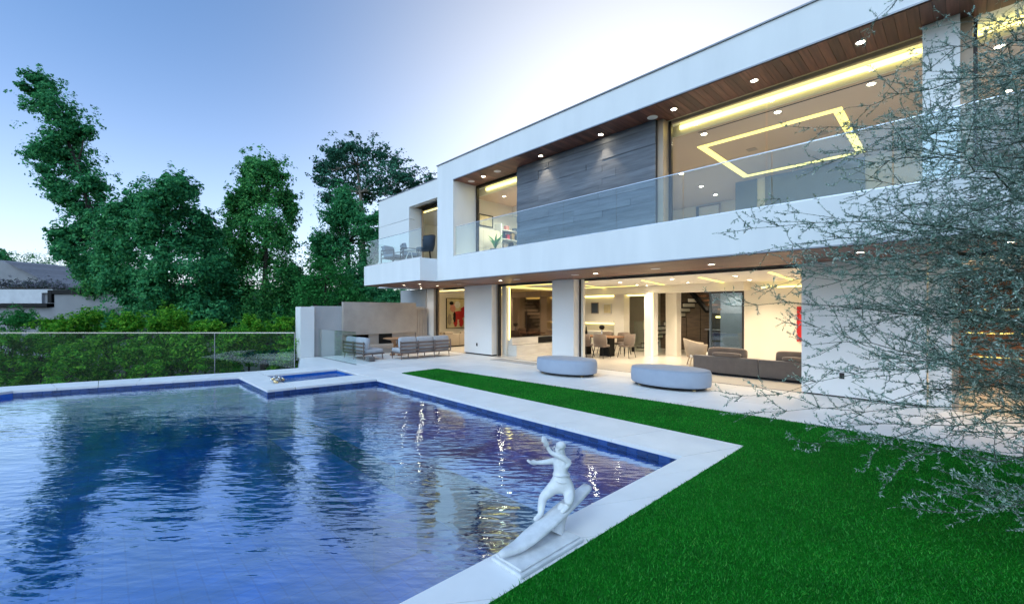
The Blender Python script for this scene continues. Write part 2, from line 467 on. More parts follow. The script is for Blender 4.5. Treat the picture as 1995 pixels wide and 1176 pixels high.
M['navyrope'] = surf('navyrope', (0.045, 0.065, 0.09), rough=0.75, bump=0.3, bscale=120)
M['stone'] = surf('stone', (0.78, 0.79, 0.80), (0.58, 0.59, 0.60), 0.65, nscale=9, bump=0.35, bscale=60, detail=9, obj=True)
M['gold'] = surf('gold', (0.75, 0.55, 0.28), rough=0.3, metallic=0.9)
M['red'] = surf('red', (0.50, 0.012, 0.012), (0.38, 0.01, 0.01), 0.5, nscale=5)
M['pink'] = surf('pink', (0.62, 0.28, 0.22), (0.5, 0.2, 0.16), 0.6, nscale=9)
M['canvas'] = surf('canvas', (0.66, 0.58, 0.36), (0.5, 0.43, 0.26), 0.7, nscale=4)
M['yellowcurtain'] = surf('yellowcurtain', (0.42, 0.32, 0.15), (0.34, 0.25, 0.11), 0.9, nscale=5)
M['strip'] = emit('strip', (1.0, 0.78, 0.19), 1.4)
M['strip_hot'] = emit('strip_hot', (1.0, 0.80, 0.24), 2.4)
M['lens'] = emit('lens', (1.0, 0.86, 0.62), 30.0)
M['bark'] = surf('bark', (0.05, 0.04, 0.03), (0.03, 0.024, 0.018), 0.9, scale=(6, 6, 1.5), nscale=3, bump=0.6, bscale=10)
M['paleBark'] = surf('paleBark', (0.24, 0.20, 0.16), (0.14, 0.115, 0.09), 0.9, scale=(6, 6, 1.5), nscale=3)
M['twig'] = surf('twig', (0.055, 0.075, 0.05), (0.035, 0.045, 0.032), 0.8, nscale=8)
M['leaf_dark'] = leaf_mat('leaf_dark', (0.020, 0.145, 0.062), (0.055, 0.30, 0.11), (0.16, 0.52, 0.18), 0.42)
M['leaf_mid'] = leaf_mat('leaf_mid', (0.022, 0.155, 0.050), (0.068, 0.31, 0.085), (0.20, 0.53, 0.14), 0.42)
M['leaf_pine'] = leaf_mat('leaf_pine', (0.020, 0.095, 0.060), (0.045, 0.165, 0.10), (0.09, 0.26, 0.15), 0.25)
M['leaf_lime'] = leaf_mat('leaf_lime', (0.024, 0.16, 0.016), (0.085, 0.34, 0.022), (0.28, 0.55, 0.05), 0.38)
M['leaf_spring'] = leaf_mat('leaf_spring', (0.014, 0.13, 0.03), (0.035, 0.23, 0.05), (0.08, 0.33, 0.08), 0.35)
M['leaf_silver'] = leaf_mat('leaf_silver', (0.10, 0.19, 0.145), (0.25, 0.37, 0.30), (0.58, 0.66, 0.60), 0.3)
M['ground'] = surf('ground', (0.05, 0.075, 0.03), (0.03, 0.045, 0.02), 0.95, nscale=0.3, detail=8)
M['hill'] = surf('hill', (0.04, 0.085, 0.04), (0.02, 0.05, 0.025), 0.95, nscale=0.25, bump=1.0, bscale=0.8, detail=9)
M['nwall'] = surf('nwall', (0.27, 0.27, 0.285), (0.23, 0.23, 0.245), 0.85, nscale=1.2, bump=0.2, bscale=25)
M['nwhite'] = surf('nwhite', (0.62, 0.63, 0.66), (0.5, 0.51, 0.54), 0.7, nscale=2)
M['shingle'] = surf('shingle', (0.20, 0.20, 0.22), (0.13, 0.13, 0.15), 0.9, scale=(1, 1, 8), nscale=4, rand=0.12)
M['purple'] = leaf_mat('purple', (0.05, 0.09, 0.05), (0.13, 0.14, 0.15), (0.28, 0.26, 0.34))
M['tanceil'] = surf('tanceil', (0.56, 0.43, 0.33), (0.52, 0.40, 0.305), 0.7, nscale=0.6)
M['shade_lit'] = emit('shade_lit', (1.0, 0.74, 0.40), 1.1)

# ================================================================== SETTING
# far ground and hill
def sheet(name, mat, x0, x1, y0, y1, z):
    me = mesh_np(name, [(x0, y0, 0), (x1, y0, 0), (x1, y1, 0), (x0, y1, 0)], [(0, 1, 2, 3)])
    return ob(name, me, mat, None, (0, 0, z))
tag(sheet('ground', M['ground'], -900, 900, -900, 900, -3.4), 'dark planted ground falling away below the pool terrace', kind='structure')

def hill_mesh():
    nx, nr = 90, 14
    V, Fc = [], []
    for j in range(nr):
        t = j / (nr - 1)
        for i in range(nx):
            u = -900 + 3200 * i / (nx - 1)
            w = 130 + 130 * t
            h = (1 - (2 * t - 1) ** 2)
            n = 0.5 + 0.3 * math.sin(i * 0.37) + 0.2 * math.sin(i * 0.91 + 1)
            p = at(u, 605, w)
            V.append((p.x, p.y, -3.5 + h * (9 + 9 * n) + random.uniform(-.8, .8) * h))
    for j in range(nr - 1):
        for i in range(nx - 1):
            Fc.append((j * nx + i, j * nx + i + 1, (j + 1) * nx + i + 1, (j + 1) * nx + i))
    return mesh_np('hill', V, Fc, True)
tag(ob('hill', hill_mesh(), M['hill']), 'low green wooded hill far behind the trees', kind='structure')

# ---- terrace base and pavers
terrace = prism('terrace', None, M['grout'], [(-10.36, 5.03), (-10.36, 10.74), (-19.6, 10.74), (-19.6, 5.83), (-17.3, 5.83), (-17.3, 5.30), (-13.95, 4.22), (-13.95, 5.02)], -0.35, -0.02)
tag(terrace, 'pale limestone terrace between the pool and the house', kind='structure')
tb = prism('terrace_bed', terrace, M['grout'], [(-10.35, 5.03), (-1.96, 5.03), (-1.96, 7.2), (9, 7.2), (9, 10.74), (-10.35, 10.74)], -0.35, -0.02)
PAV = {}
def paver(parent, x0, x1, y0, y1, z=0.0, th=0.03, g=0.006, mat='paver', name='paver'):
    k = (round(x1 - x0, 3), round(y1 - y0, 3), th, mat, name)
    if k not in PAV:
        me = box_mesh(name, x1 - x0 - 2 * g, y1 - y0 - 2 * g, th, 0.004)
        me.materials.append(M[mat]); PAV[k] = me
    return shared(name, parent, PAV[k], ((x0 + x1) / 2, (y0 + y1) / 2, z - th / 2))
rows = [(5.03, 6.0), (6.0, 7.0), (7.0, 7.95), (7.95, 8.9), (8.9, 9.85), (9.85, 10.74)]
for r_, (ya, yb) in enumerate(rows):
    x = 4.2 - (0.6 if r_ % 2 else 0)
    while x > -17.0:
        xa = x - 1.2
        if r_ > 1: paver(terrace, xa, x, ya, yb)
        x = xa
for i in range(3): paver(terrace, -13.64 + i * 1.093, -13.64 + (i + 1) * 1.093, 5.03, 6.0)
for i in range(5): paver(terrace, -16.85 + i * 1.205, -16.85 + (i + 1) * 1.205, 6.0, 7.0)
prism('paver', terrace, M['paver'], [(-13.65, 5.04), (-13.65, 5.99), (-16.85, 5.99), (-16.85, 5.2), (-13.92, 4.24), (-13.92, 5.04)], -0.03, -0.001)

# ---- pool
PB = [(-12.9, -3.6), (-14.29, -1.49), (-13.21, 2.54), (-10.55, 2.57), (-10.35, 5.02), (-2.32, 5.02), (-2.32, -3.6)]
WZ = -0.13
def basin():
    m = MB(); n = len(PB); zb = -1.5
    V = [(x, y, -0.052) for x, y in PB] + [(x, y, zb) for x, y in PB]
    Fc = [(i, (i + 1) % n, n + (i + 1) % n, n + i) for i in range(n)] + [tuple(range(n, 2 * n))]
    m.add(V, Fc)
    return m
pool = basin().obj('pool_basin', M['poolfloor'])
tag(pool, 'deep blue tiled swimming pool basin beside the lawn', kind='structure')
bx('pool_step', pool, M['poolfloor'], -10.3, -5.6, 3.0, 5.0, -1.48, -0.5)
bx('pool_step', pool, M['poolfloor'], -9.6, -5.0, 2.4, 2.998, -1.47, -0.85)
bx('step_riser', pool, M['tile'], -10.3, -5.6, 2.985, 2.998, -0.84, -0.5)
bx('step_riser', pool, M['tile'], -9.6, -5.0, 2.385, 2.398, -1.45, -0.85)
bx('step_riser', pool, M['tile'], -5.59, -2.34, 3.685, 3.698, -1.45, -0.62)
bx('pool_step', pool, M['poolfloor'], -5.598, -2.34, 3.7, 5.0, -1.48, -0.62)
water = ob('water', mesh_np('water', [(x, y, 0) for x, y in PB], [tuple(range(len(PB)))]), M['water'], None, (0, 0, WZ))
tag(water, 'rippled blue pool water mirroring sky, trees and house', kind='structure')
# water-line tiles, two rows, one by one
tile_me = box_mesh('tile', 0.146, 0.010, 0.058, 0.003); tile_me.materials.append(M['tile'])
def tile_wall(a, b):
    a = Vector((*a, 0)); b = Vector((*b, 0)); d = b - a; L = d.length; d.normalize()
    nrm = Vector((-d.y, d.x, 0)); ang = math.atan2(d.y, d.x); k = int(L / 0.15)
    for r_ in range(2):
        for i in range(k):
            p = a + d * ((i + .5) * L / k)
            q = p - nrm * 0.003
            o = shared('tile', pool, tile_me, (q.x, q.y, -0.084 - 0.062 * r_), (0, 0, ang))
            o.scale.x = L / k / 0.15
tile_wall(PB[1], PB[2]); tile_wall(PB[2], PB[3]); tile_wall(PB[3], PB[4]); tile_wall(PB[4], PB[5])

# coping stones
coping = empty('coping', (-6, 5, 0), 'pale stone coping around the pool and the spa', kind='structure')
def cop_quad(p0, p1, q0, q1, n, z=0.0, th=0.05):
    """p0-p1 inner edge, q0-q1 outer edge, cut in n stones"""
    P0, P1, Q0, Q1 = [Vector((*p, 0)) for p in (p0, p1, q0, q1)]
    g = 0.005 / max((P1 - P0).length, .1)
    for i in range(n):
        a, b = i / n + g, (i + 1) / n - g
        poly = [P0.lerp(P1, a), P0.lerp(P1, b), Q0.lerp(Q1, b), Q0.lerp(Q1, a)]
        prism('coping_stone', coping, M['coping'], [(p.x, p.y) for p in poly], z - th, z)
cop_quad((-12.9, -3.6), (-14.29, -1.49), (-13.8, -3.8), (-15.25, -1.78), 3)
cop_quad((-14.29, -1.49), (-13.21, 2.54), (-15.25, -1.78), (-14.12, 3.12), 6)
cop_quad((-13.21, 2.54), (-10.55, 2.57), (-14.12, 3.13), (-10.52, 3.13), 4)
cop_quad((-11.4, 3.15), (-11.4, 5.02), (-10.515, 3.15), (-10.36, 5.02), 3)
cop_quad((-14.12, 3.15), (-13.95, 5.02), (-12.96, 3.15), (-12.96, 5.02), 3)
cop_quad((-10.35, 5.025), (-2.32, 5.025), (-10.35, 6.0), (-1.95, 6.0), 8)
cop_quad((-2.32, -3.6), (-2.32, 5.02), (-1.95, -3.6), (-1.95, 5.99), 9)
bx('coping_base', coping, M['grout'], -2.30, -1.97, -3.6, 4.9, -0.3, -0.055)
bx('coping_base', coping, M['grout'], -10.3, -2.0, 5.1, 5.99, -0.3, -0.055)

# spa
spa = empty('spa_basin', (-12.2, 4.1, 0), 'small square blue tiled spa set into the coping', kind='structure')
bx('spa_floor', spa, M['poolfloor'], -12.96, -11.4, 3.15, 5.02, -1.0, -0.9)
bx('spa_wall', spa, M['poolfloor'], -13.0, -12.955, 3.15, 5.02, -0.9, -0.052)
bx('spa_wall', spa, M['poolfloor'], -11.405, -11.36, 3.15, 5.02, -0.9, -0.052)
bx('spa_wall', spa, M['poolfloor'], -12.95, -11.41, 5.015, 5.06, -0.9, -0.052)
bx('spa_wall', spa, M['poolfloor'], -12.95, -11.41, 3.11, 3.155, -0.9, -0.052)
tag(ob('spa_water', mesh_np('spa_water', [(-12.95, 3.155, 0), (-11.41, 3.155, 0), (-11.41, 5.01, 0), (-12.95, 5.01, 0)], [(0, 1, 2, 3)]), M['spawater'], None, (0, 0, -0.10)),
    'rippled pale blue water of the spa beside the glass rail', kind='structure')

# ---- lawn
LP = [(-1.945, -8), (9, -8), (9, 7.9), (0.5, 7.88), (-1.48, 7.86), (-10.93, 7.25), (-10.83, 6.005), (-1.945, 6.005)]
lawn = prism('lawn', None, M['turf'], LP, -0.25, 0.008, (0, 0, 0))
tag(lawn, 'flat bright green turf lawn wrapping the pool corner', kind='structure')

def in_poly(px_, py_, poly):
    inside = np.zeros(len(px_), bool); n = len(poly); j = n - 1
    for i in range(n):
        xi, yi = poly[i]; xj, yj = poly[j]
        c = ((yi > py_) != (yj > py_)) & (px_ < (xj - xi) * (py_ - yi) / (yj - yi + 1e-12) + xi)
        inside ^= c; j = i
    return inside

def blades(x0, x1, y0, y1, n, h, wd):
    x = rng.uniform(x0, x1, n); y = rng.uniform(y0, y1, n)
    k = in_poly(x, y, LP); x, y = x[k], y[k]; n = len(x)
    a = rng.uniform(0, 2 * np.pi, n); hh = h * rng.uniform(.5, 1.3, n); lean = hh * rng.uniform(.15, .8, n); la = rng.uniform(0, 2 * np.pi, n)
    dx, dy = np.cos(a) * wd / 2, np.sin(a) * wd / 2
    V = np.zeros((n, 4, 3), np.float32)
    V[:, 0] = np.stack([x - dx, y - dy, np.full(n, .006)], 1); V[:, 1] = np.stack([x + dx, y + dy, np.full(n, .006)], 1)
    mx, my = x + np.cos(la) * lean * .35, y + np.sin(la) * lean * .35
    V[:, 2] = np.stack([mx + dx * .7, my + dy * .7, hh * .6], 1)
    V[:, 3] = np.stack([x + np.cos(la) * lean, y + np.sin(la) * lean, hh], 1)
    return V.reshape(-1, 3), (np.arange(n)[:, None] * 4 + np.array([0, 1, 2, 3])[None])
parts = [blades(-2.0, 0.8, 0.9, 4.2, 115000, .026, .0055), blades(-2.0, 1.2, 4.2, 7.95, 80000, .026, .007), blades(0.8, 4.0, 0.5, 7.95, 50000, .026, .009), blades(-11, -1.95, 5.95, 7.95, 80000, .024, .010), blades(-1.96, 3, -2.5, 0.9, 30000, .026, .008)]
offs, VV, FF = 0, [], []
for v_, f_ in parts:
    VV.append(v_); FF.append(f_ + offs); offs += len(v_)
gr = ob('grass', mesh_np('grass', np.concatenate(VV), np.concatenate(FF)), M['blade'])
tag(gr, 'short dense green grass blades covering the lawn', kind='stuff')

# ================================================================== HOUSE
house = empty('house', (-6, 10.75, 0), 'large white two-storey modern house with glass walls and wood soffits', 'house')
H = lambda name, mat, *a, **k: bx(name, k.pop('parent', house), M[mat], *a, **k)
XR = 7.0      # right-hand end of the house, outside the frame
# main volumes
roof = H('roof', 'stucco', -12.74, XR, 8.45, 20.5, 6.15, 6.82)
H('roof_cap', 'cap', -12.77, XR, 8.42, 20.5, 6.822, 6.85, parent=roof)
H('drip_edge', 'cap', -11.78, XR, 8.435, 8.449, 6.135, 6.16, parent=roof)
slab = H('floor_slab', 'stucco', -12.74, XR, 8.45, 20.5, 2.79, 3.58)
H('drip_edge', 'cap', -12.74, XR, 8.437, 8.449, 2.775, 2.80, parent=slab)
fin = H('fin_wall', 'stucco', -12.74, -11.79, 8.45, 9.42, 3.58, 6.15)
H('balcony_slab', 'stucco', -17.1, -12.742, 7.75, 9.098, 2.79, 3.57)
H('wing_slab', 'stucco', -18.53, -12.742, 9.1, 20.5, 2.785, 3.57)
# upper soffit planks
usof = H('upper_soffit', 'frame', -11.78, XR, 8.46, 9.40, 6.135, 6.149)
pl_me = box_mesh('plank', 0.131, 0.93, 0.012, 0.002); pl_me.materials.append(M['soffit'])
x = -11.78
while x < 3.0:
    shared('plank', usof, pl_me, (x + 0.0675, 8.93, 6.128)); x += 0.135
# lower soffit boards
lsof = H('lower_soffit', 'frame', -12.74, XR, 8.46, 10.9, 2.778, 2.789)
bd_me = box_mesh('plank', 2.386, 0.237, 0.012, 0.002); bd_me.materials.append(M['soffit_low'])
for j in range(10):
    x = -12.72 + (0.8 * (j % 3))
    if j % 3: H('plank', 'soffit_low', -12.73, x - 0.004, 8.475 + j * .24, 8.712 + j * .24, 2.766, 2.778, parent=lsof)
    while x < 3.2:
        shared('plank', lsof, bd_me, (x + 1.195, 8.5935 + j * .24, 2.772)); x += 2.39
lsof2 = H('balcony_soffit', 'frame', -17.08, -12.745, 7.77, 10.9, 2.772, 2.784)
for j in range(13):
    for (xa, xb) in ((-17.07, -14.9), (-14.895, -12.748)):
        H('plank', 'soffit_low', xa, xb, 7.78 + j * .24, 8.016 + j * .24, 2.758, 2.772, parent=lsof2)

# ---- wing (left end, upper floor)
H('wing_wall', 'panel', -18.53, -15.81, 9.1, 9.35, 3.572, 5.55)
H('wing_wall', 'panel', -18.53, -15.81, 9.1, 9.35, 5.565, 6.75)
H('wing_lintel', 'panel', -15.808, -12.742, 9.1, 9.35, 6.05, 6.75)
H('wing_side_wall', 'panel', -18.53, -18.3, 9.352, 20.5, 3.572, 6.75)
H('wing_roof', 'panel', -18.29, -12.75, 9.352, 20.5, 6.3, 6.6)
H('roof_cap', 'cap', -18.55, -12.745, 9.08, 9.36, 6.752, 6.775)
H('wing_back_wall', 'yellowcurtain', -18.3, -12.75, 13.0, 13.1, 3.58, 6.3)
H('wing_ceiling', 'ceil', -18.29, -12.75, 9.8, 12.99, 6.02, 6.06)
H('wing_jamb', 'panel', -15.95, -15.815, 9.352, 9.75, 3.572, 6.05)
ww = H('wing_window', 'bronze_frame', -15.80, -15.74, 9.68, 9.76, 3.572, 6.05)
for xa in (-14.55, -13.2):
    H('mullion', 'frame', xa, xa + .06, 9.68, 9.76, 3.66, 5.97, parent=ww)
H('head', 'frame', -15.735, -12.75, 9.68, 9.76, 5.975, 6.045, parent=ww)
H('sill', 'frame', -15.735, -12.75, 9.68, 9.76, 3.575, 3.65, parent=ww)
for xa, xb in ((-15.73, -14.56), (-14.48, -13.21), (-13.13, -12.76)):
    H('pane', 'glass', xa, xb, 9.71, 9.722, 3.66, 5.97, parent=ww)
cv = MB()
for i in range(60):
    xx = -18.2 + i * .09
    cv.tube([(xx, 12.7 + .035 * math.sin(i * 1.9), 3.6), (xx, 12.7 + .035 * math.sin(i * 1.9), 6.0)], .05, 6)
cv.obj('curtain', M['yellowcurtain'], house, (-15, 12.7, 3.6), True)
H('cove_light', 'strip_hot', -18.2, -12.8, 9.95, 10.0, 5.99, 6.015)
H('cove_light', 'strip_hot', -18.2, -12.8, 12.4, 12.45, 5.99, 6.015)

# ---- ground-floor front elements
H('end_wall', 'greywall', -19.5, -17.15, 10.75, 10.95, -0.02, 2.757)
H('end_wall', 'panel', -17.148, -16.55, 10.80, 10.95, -0.02, 2.757)
H('door_jamb', 'bronze_frame', -16.548, -16.40, 10.78, 11.0, -0.02, 2.757)
H('door_post', 'frame', -16.395, -16.32, 10.80, 10.9, -0.02, 2.757)
lp = H('wall_panel', 'panel', -14.21, -12.48, 10.75, 11.06, 0.05, 2.757)
H('shadow_gap', 'frame', -14.19, -12.5, 10.80, 11.05, -0.02, 0.048, parent=lp)
H('wall_socket', 'frame', -13.42, -13.34, 10.738, 10.749, 0.34, 0.46, parent=lp)
H('door_jamb', 'bronze_frame', -12.478, -12.42, 11.0, 11.2, -0.02, 2.757)
H('door_post', 'frame', -12.40, -12.33, 11.0, 11.1, -0.02, 2.757)
col_ = H('column', 'panel', -9.4, -8.5, 10.75, 11.12, -0.02, 2.757)
H('door_post', 'frame', -8.495, -8.44, 11.03, 11.12, -0.02, 2.757)
H('door_jamb', 'cream', -8.435, -8.36, 11.05, 11.16, -0.02, 2.757)
bp = H('wall_panel', 'panel', -2.37, -0.46, 10.75, 11.1, 0.03, 2.757)
H('shadow_gap', 'frame', -2.35, -0.48, 10.80, 11.09, -0.02, 0.028, parent=bp)
H('wall_socket', 'frame', -1.72, -1.64, 10.738, 10.749, 0.38, 0.5, parent=bp)
H('column', 'panel', -0.44, -0.14, 10.95, 11.1, -0.02, 2.757)
H('door_post', 'bronze_frame', -0.135, -0.05, 10.95, 11.1, -0.02, 2.757)
H('header_track', 'frame', -16.3, 3.0, 11.125, 11.2, 2.70, 2.757)
H('door_sill', 'steel', -16.3, 3.0, 10.76, 10.79, -0.02, 0.004)

# ---- ground-floor interior shell
H('interior_floor', 'floor', -19.5, XR, 10.80, 20.3, -0.2, 0.0)
H('interior_ceiling', 'ceil', -19.3, XR, 11.21, 20.3, 2.72, 2.778)
H('outer_wall', 'cream', -19.5, -19.31, 10.96, 20.3, 0.0, 2.72)
H('back_wall', 'cream', -19.3, XR, 20.2, 20.4, 0.0, 2.72)
H('end_wall', 'panel', XR - .2, XR, 8.5, 20.4, 0.0, 2.757)
# left room
H('room_wall', 'cream', -19.3, -12.45, 14.6, 14.75, 0.0, 2.72)
H('cove_light', 'strip', -19.0, -12.6, 14.50, 14.53, 2.55, 2.60)
H('cove_light', 'strip_hot', -18.0, -12.6, 11.9, 11.95, 2.695, 2.715)
# fireplace wall facing +X
H('partition', 'cream', -12.44, -12.22, 11.25, 19.0, 0.0, 2.72)
fp = H('mirror_panel', 'mirror', -12.218, -12.19, 11.50, 17.2, 0.70, 2.60)
for yy in (12.35, 13.2, 14.05, 14.9): H('joint', 'frame', -12.195, -12.186, yy, yy + .008, 0.70, 2.60, parent=fp)
H('marble_base', 'marble', -12.218, -12.05, 11.42, 12.9, 0.42, 0.69)
H('marble_base', 'marble', -12.218, -11.75, 11.38, 16.5, 0.0, 0.415)
H('fire_niche', 'black', -12.218, -12.1, 12.905, 16.5, 0.42, 0.66)
H('cove_light', 'strip_hot', -12.215, -12.19, 11.40, 11.46, 0.62, 2.66)
H('cove_light', 'strip', -12.218, -12.19, 11.3, 18.0, 2.66, 2.69)
# back wall features at Y = 16
niche = H('niche_wall', 'cream', -12.2, -10.28, 16.0, 16.2, 0.0, 2.72)
H('shelf', 'cream', -12.15, -10.30, 15.72, 15.998, 1.22, 1.27, parent=niche)
H('cove_light', 'strip_hot', -12.1, -10.32, 15.96, 15.99, 1.17, 1.21, parent=niche)
H('cove_light', 'strip_hot', -12.1, -10.32, 15.94, 15.98, 2.36, 2.42, parent=niche)
H('counter', 'cream', -12.15, -10.30, 15.55, 15.998, 0.80, 0.86, parent=niche)
H('counter_front', 'cream', -12.1, -10.34, 15.62, 15.998, 0.02, 0.798, parent=niche)
H('bulkhead', 'ceil', -12.2, -5.0, 15.3, 16.0, 2.44, 2.718)
H('pier', 'cream', -10.27, -9.80, 15.75, 16.2, 0.0, 2.436)
H('pier', 'panel', -8.49, -8.11, 15.10, 15.45, 0.0, 2.436)
H('cove_light', 'strip_hot', -8.20, -8.14, 15.07, 15.095, 0.0, 2.43)
H('pier', 'cream', -8.07, -7.63, 16.0, 16.4, 0.0, 2.72)
H('stair_wall', 'darkstone', -9.8, -5.3, 18.9, 19.0, 0.0, 2.72)
for j in range(7):
    H('panel', 'darkstone', -9.75 + j * .62, -9.16 + j * .62, 18.86, 18.898, 0.02, 2.70)
H('cove_light', 'strip_hot', -9.78, -8.6, 16.0, 16.05, 2.36, 2.42)
# stair: black treads with a glass side
stair = H('stair_string', 'black', -9.75, -9.69, 16.3, 16.42, 0.0, 0.2)
for j in range(11):
    H('stair_tread', 'black', -9.70 + j * .20, -9.44 + j * .20, 16.6, 17.7, 0.14 + j * .19, 0.19 + j * .19, parent=stair)
    H('stair_riser', 'cream', -9.46 + j * .20, -9.445 + j * .20, 16.62, 17.68, 0.195 + j * .19, 0.325 + j * .19, parent=stair)
H('stair_glass', 'rail_glass', -9.78, -8.5, 16.52, 16.535, 0.02, 1.3, parent=stair)
hb = MB(); hb.tube([(-7.7, 17.2, 2.66), (-6.95, 17.2, 1.75), (-6.6, 17.2, 1.72)], .10, 4); hb.obj('stair_beam', M['black'], house, (-7.2, 17.2, 1.7))
for j in range(5):
    H('stair_tread', 'warmwood', -7.6 + j * .16, -7.2 + j * .16, 17.3, 18.5, 2.5 - j * .18, 2.55 - j * .18)
H('cove_light', 'strip_hot', -7.2, -6.8, 18.70, 18.74, 1.45, 1.52)
bd = H('hall_door', 'darkblue', -6.39, -6.33, 16.0, 16.08, 0.0, 2.436)
H('frame', 'frame', -5.28, -5.22, 16.0, 16.08, 0.0, 2.436, parent=bd)
H('head', 'frame', -6.33, -5.28, 16.0, 16.08, 2.38, 2.436, parent=bd)
H('pane', 'bal_glass', -6.33, -5.28, 16.03, 16.045, 0.0, 2.38, parent=bd)
H('room_wall', 'bluegrey', -6.6, -5.0, 17.6, 17.7, 0.0, 2.72)
H('cream_wall', 'cream', -5.21, -0.25, 16.0, 16.2, 0.0, 2.72)
H('wall_reveal', 'cream', -4.68, -0.25, 15.90, 15.998, 0.0, 2.50)
H('cove_light', 'strip_hot', -4.66, -0.3, 15.94, 15.98, 2.51, 2.55)
H('partition', 'cream', -0.30, -0.16, 11.11, 20.1, 0.0, 2.72)
# right-hand room: warm wood
wr = H('wood_wall', 'warmwood', -0.15, 4.5, 15.0, 15.1, 0.0, 2.72)
for j in range(12): H('panel', 'warmwood', -0.13 + j * .38, 0.235 + j * .38, 14.96, 14.998, 0.03, 2.68, parent=wr)
for j in range(3):
    H('shelf', 'warmwood', 0.0, 2.2, 14.6, 14.955, 0.7 + j * .55, 0.74 + j * .55, parent=wr)
    H('cove_light', 'strip', 0.05, 2.15, 14.92, 14.95, 0.66 + j * .55, 0.69 + j * .55, parent=wr)
# LED slots in the living-room ceiling
for (xa, ya, xb, yb) in ((-9.95, 13.28, -11.2, 18.0), (-7.04, 12.42, -7.75, 15.2), (-5.27, 12.51, -5.75, 15.9), (-3.35, 12.13, -3.69, 15.6), (-1.7, 12.1, -1.9, 15.6)):
    a = Vector((xa, ya, 0)); b = Vector((xb, yb, 0)); d = (b - a).normalized(); n_ = Vector((-d.y, d.x, 0)) * .05
    prism('ceiling_light_slot', house, M['strip'], [tuple((a + n_)[:2]), tuple((a - n_)[:2]), tuple((b - n_)[:2]), tuple((b + n_)[:2])], 2.708, 2.7195)
H('cove_light', 'strip', -12.0, -8.6, 11.6, 11.66, 2.705, 2.7195)
H('cove_light', 'strip', -11.9, -8.7, 14.9, 14.96, 2.705, 2.7195)

# ---- upper floor
dw = H('slate_wall', 'frame', -9.39, -4.84, 9.14, 9.42, 3.58, 6.12)
z = 3.585; k = 0
while z < 6.10:
    hgt = min(random.choice((0.12, 0.15, 0.18, 0.24)), 6.118 - z)
    x = -9.388
    while x < -4.845:
        L = random.choice((0.9, 1.3, 1.7, 2.2)); xe = min(x + L, -4.842)
        if -4.842 - xe < .3: xe = -4.842
        d_ = random.choice((0, 0, 0.006, 0.012, 0.018))
        H('slate_board', 'slate', x + .002, xe - .002, 9.105 + d_ - .01, 9.139, z + .002, z + hgt - .002, parent=dw)
        x = xe
    z += hgt
H('window_jamb', 'bronze_frame', -4.838, -4.70, 9.2, 9.5, 3.58, 6.12)
H('column', 'stucco', -0.43, -0.03, 9.11, 9.45, 3.58, 6.12)
H('window_jamb', 'bronze_frame', -0.028, 0.10, 9.3, 9.5, 3.58, 6.12)
uw = H('upper_window', 'frame', -11.785, -11.72, 9.42, 9.52, 3.58, 6.13)
H('head', 'frame', -11.715, -9.395, 9.42, 9.52, 6.04, 6.13, parent=uw)
H('sill', 'frame', -11.715, -9.395, 9.42, 9.52, 3.581, 3.62, parent=uw)
H('pane', 'glass', -11.715, -9.40, 9.46, 9.472, 3.62, 6.04, parent=uw)
uw2 = H('upper_window', 'frame', -4.695, -4.64, 9.46, 9.54, 3.58, 6.13)
H('head', 'bronze_frame', -4.635, -0.44, 9.46, 9.54, 6.06, 6.13, parent=uw2)
H('sill', 'frame', -4.635, -0.44, 9.46, 9.54, 3.581, 3.62, parent=uw2)
for xa, xb in ((-4.635, -2.70), (-2.66, -0.44)):
    H('pane', 'glass', xa, xb, 9.49, 9.502, 3.62, 6.06, parent=uw2)
uw3 = H('upper_window', 'frame', 0.105, 0.15, 9.46, 9.54, 3.58, 6.13)
H('pane', 'glass', 0.155, 3.5, 9.49, 9.502, 3.62, 6.13, parent=uw3)
# upper interior
H('upper_ceiling', 'tanceil', -12.7, XR, 9.9, 20.3, 5.95, 6.1)
H('curtain_pocket', 'cream', -12.7, XR, 9.86, 9.895, 5.90, 6.14)
H('cove_light', 'strip_hot', -4.6, -0.45, 9.80, 9.855, 6.02, 6.11)
H('cove_light', 'strip_hot', -11.7, -9.45, 9.80, 9.855, 6.02, 6.11)
H('cove_light', 'strip_hot', 0.12, 3.5, 9.80, 9.855, 6.02, 6.11)
H('upper_back_wall', 'cream', -12.7, XR, 18.5, 18.7, 3.58, 5.95)
H('upper_partition', 'cream', -12.7, -12.55, 9.5, 18.5, 3.58, 5.95)
H('upper_partition', 'cream', -9.1, -8.95, 9.5, 18.5, 3.58, 5.95)
H('upper_partition', 'cream', -0.30, -0.15, 9.56, 18.5, 3.58, 5.95)
H('bedroom_wall', 'cream', -12.55, -9.1, 13.2, 13.35, 3.58, 5.95)
H('bulkhead', 'ceil', -12.55, -9.1, 11.9, 13.19, 5.55, 5.94)
H('bulkhead_slot', 'taupe', -11.9, -9.6, 11.885, 11.898, 5.62, 5.75)
H('cove_light', 'strip_hot', -12.4, -9.2, 13.1, 13.15, 5.48, 5.53)
H('wardrobe', 'bluegrey', -4.28, -1.85, 15.0, 15.6, 3.58, 5.949)
H('wardrobe', 'bluegrey', -5.15, -4.52, 15.0, 15.6, 3.58, 5.949)
H('wardrobe_side', 'cream', -4.515, -4.285, 15.05, 15.6, 3.58, 5.949)
H('wardrobe_side', 'cream', -1.845, -0.31, 15.05, 15.6, 3.58, 5.949)
H('hall_wall', 'cream', -8.9, -5.2, 17.2, 17.35, 3.58, 5.949)
ud = H('inner_door', 'panel', -7.25, -6.5, 17.14, 17.19, 3.58, 5.84)
H('door_frame', 'darkblue', -7.36, -7.26, 17.13, 17.195, 3.58, 5.90, parent=ud)
H('door_frame', 'taupe', -6.49, -6.43, 17.13, 17.195, 3.58, 5.90, parent=ud)
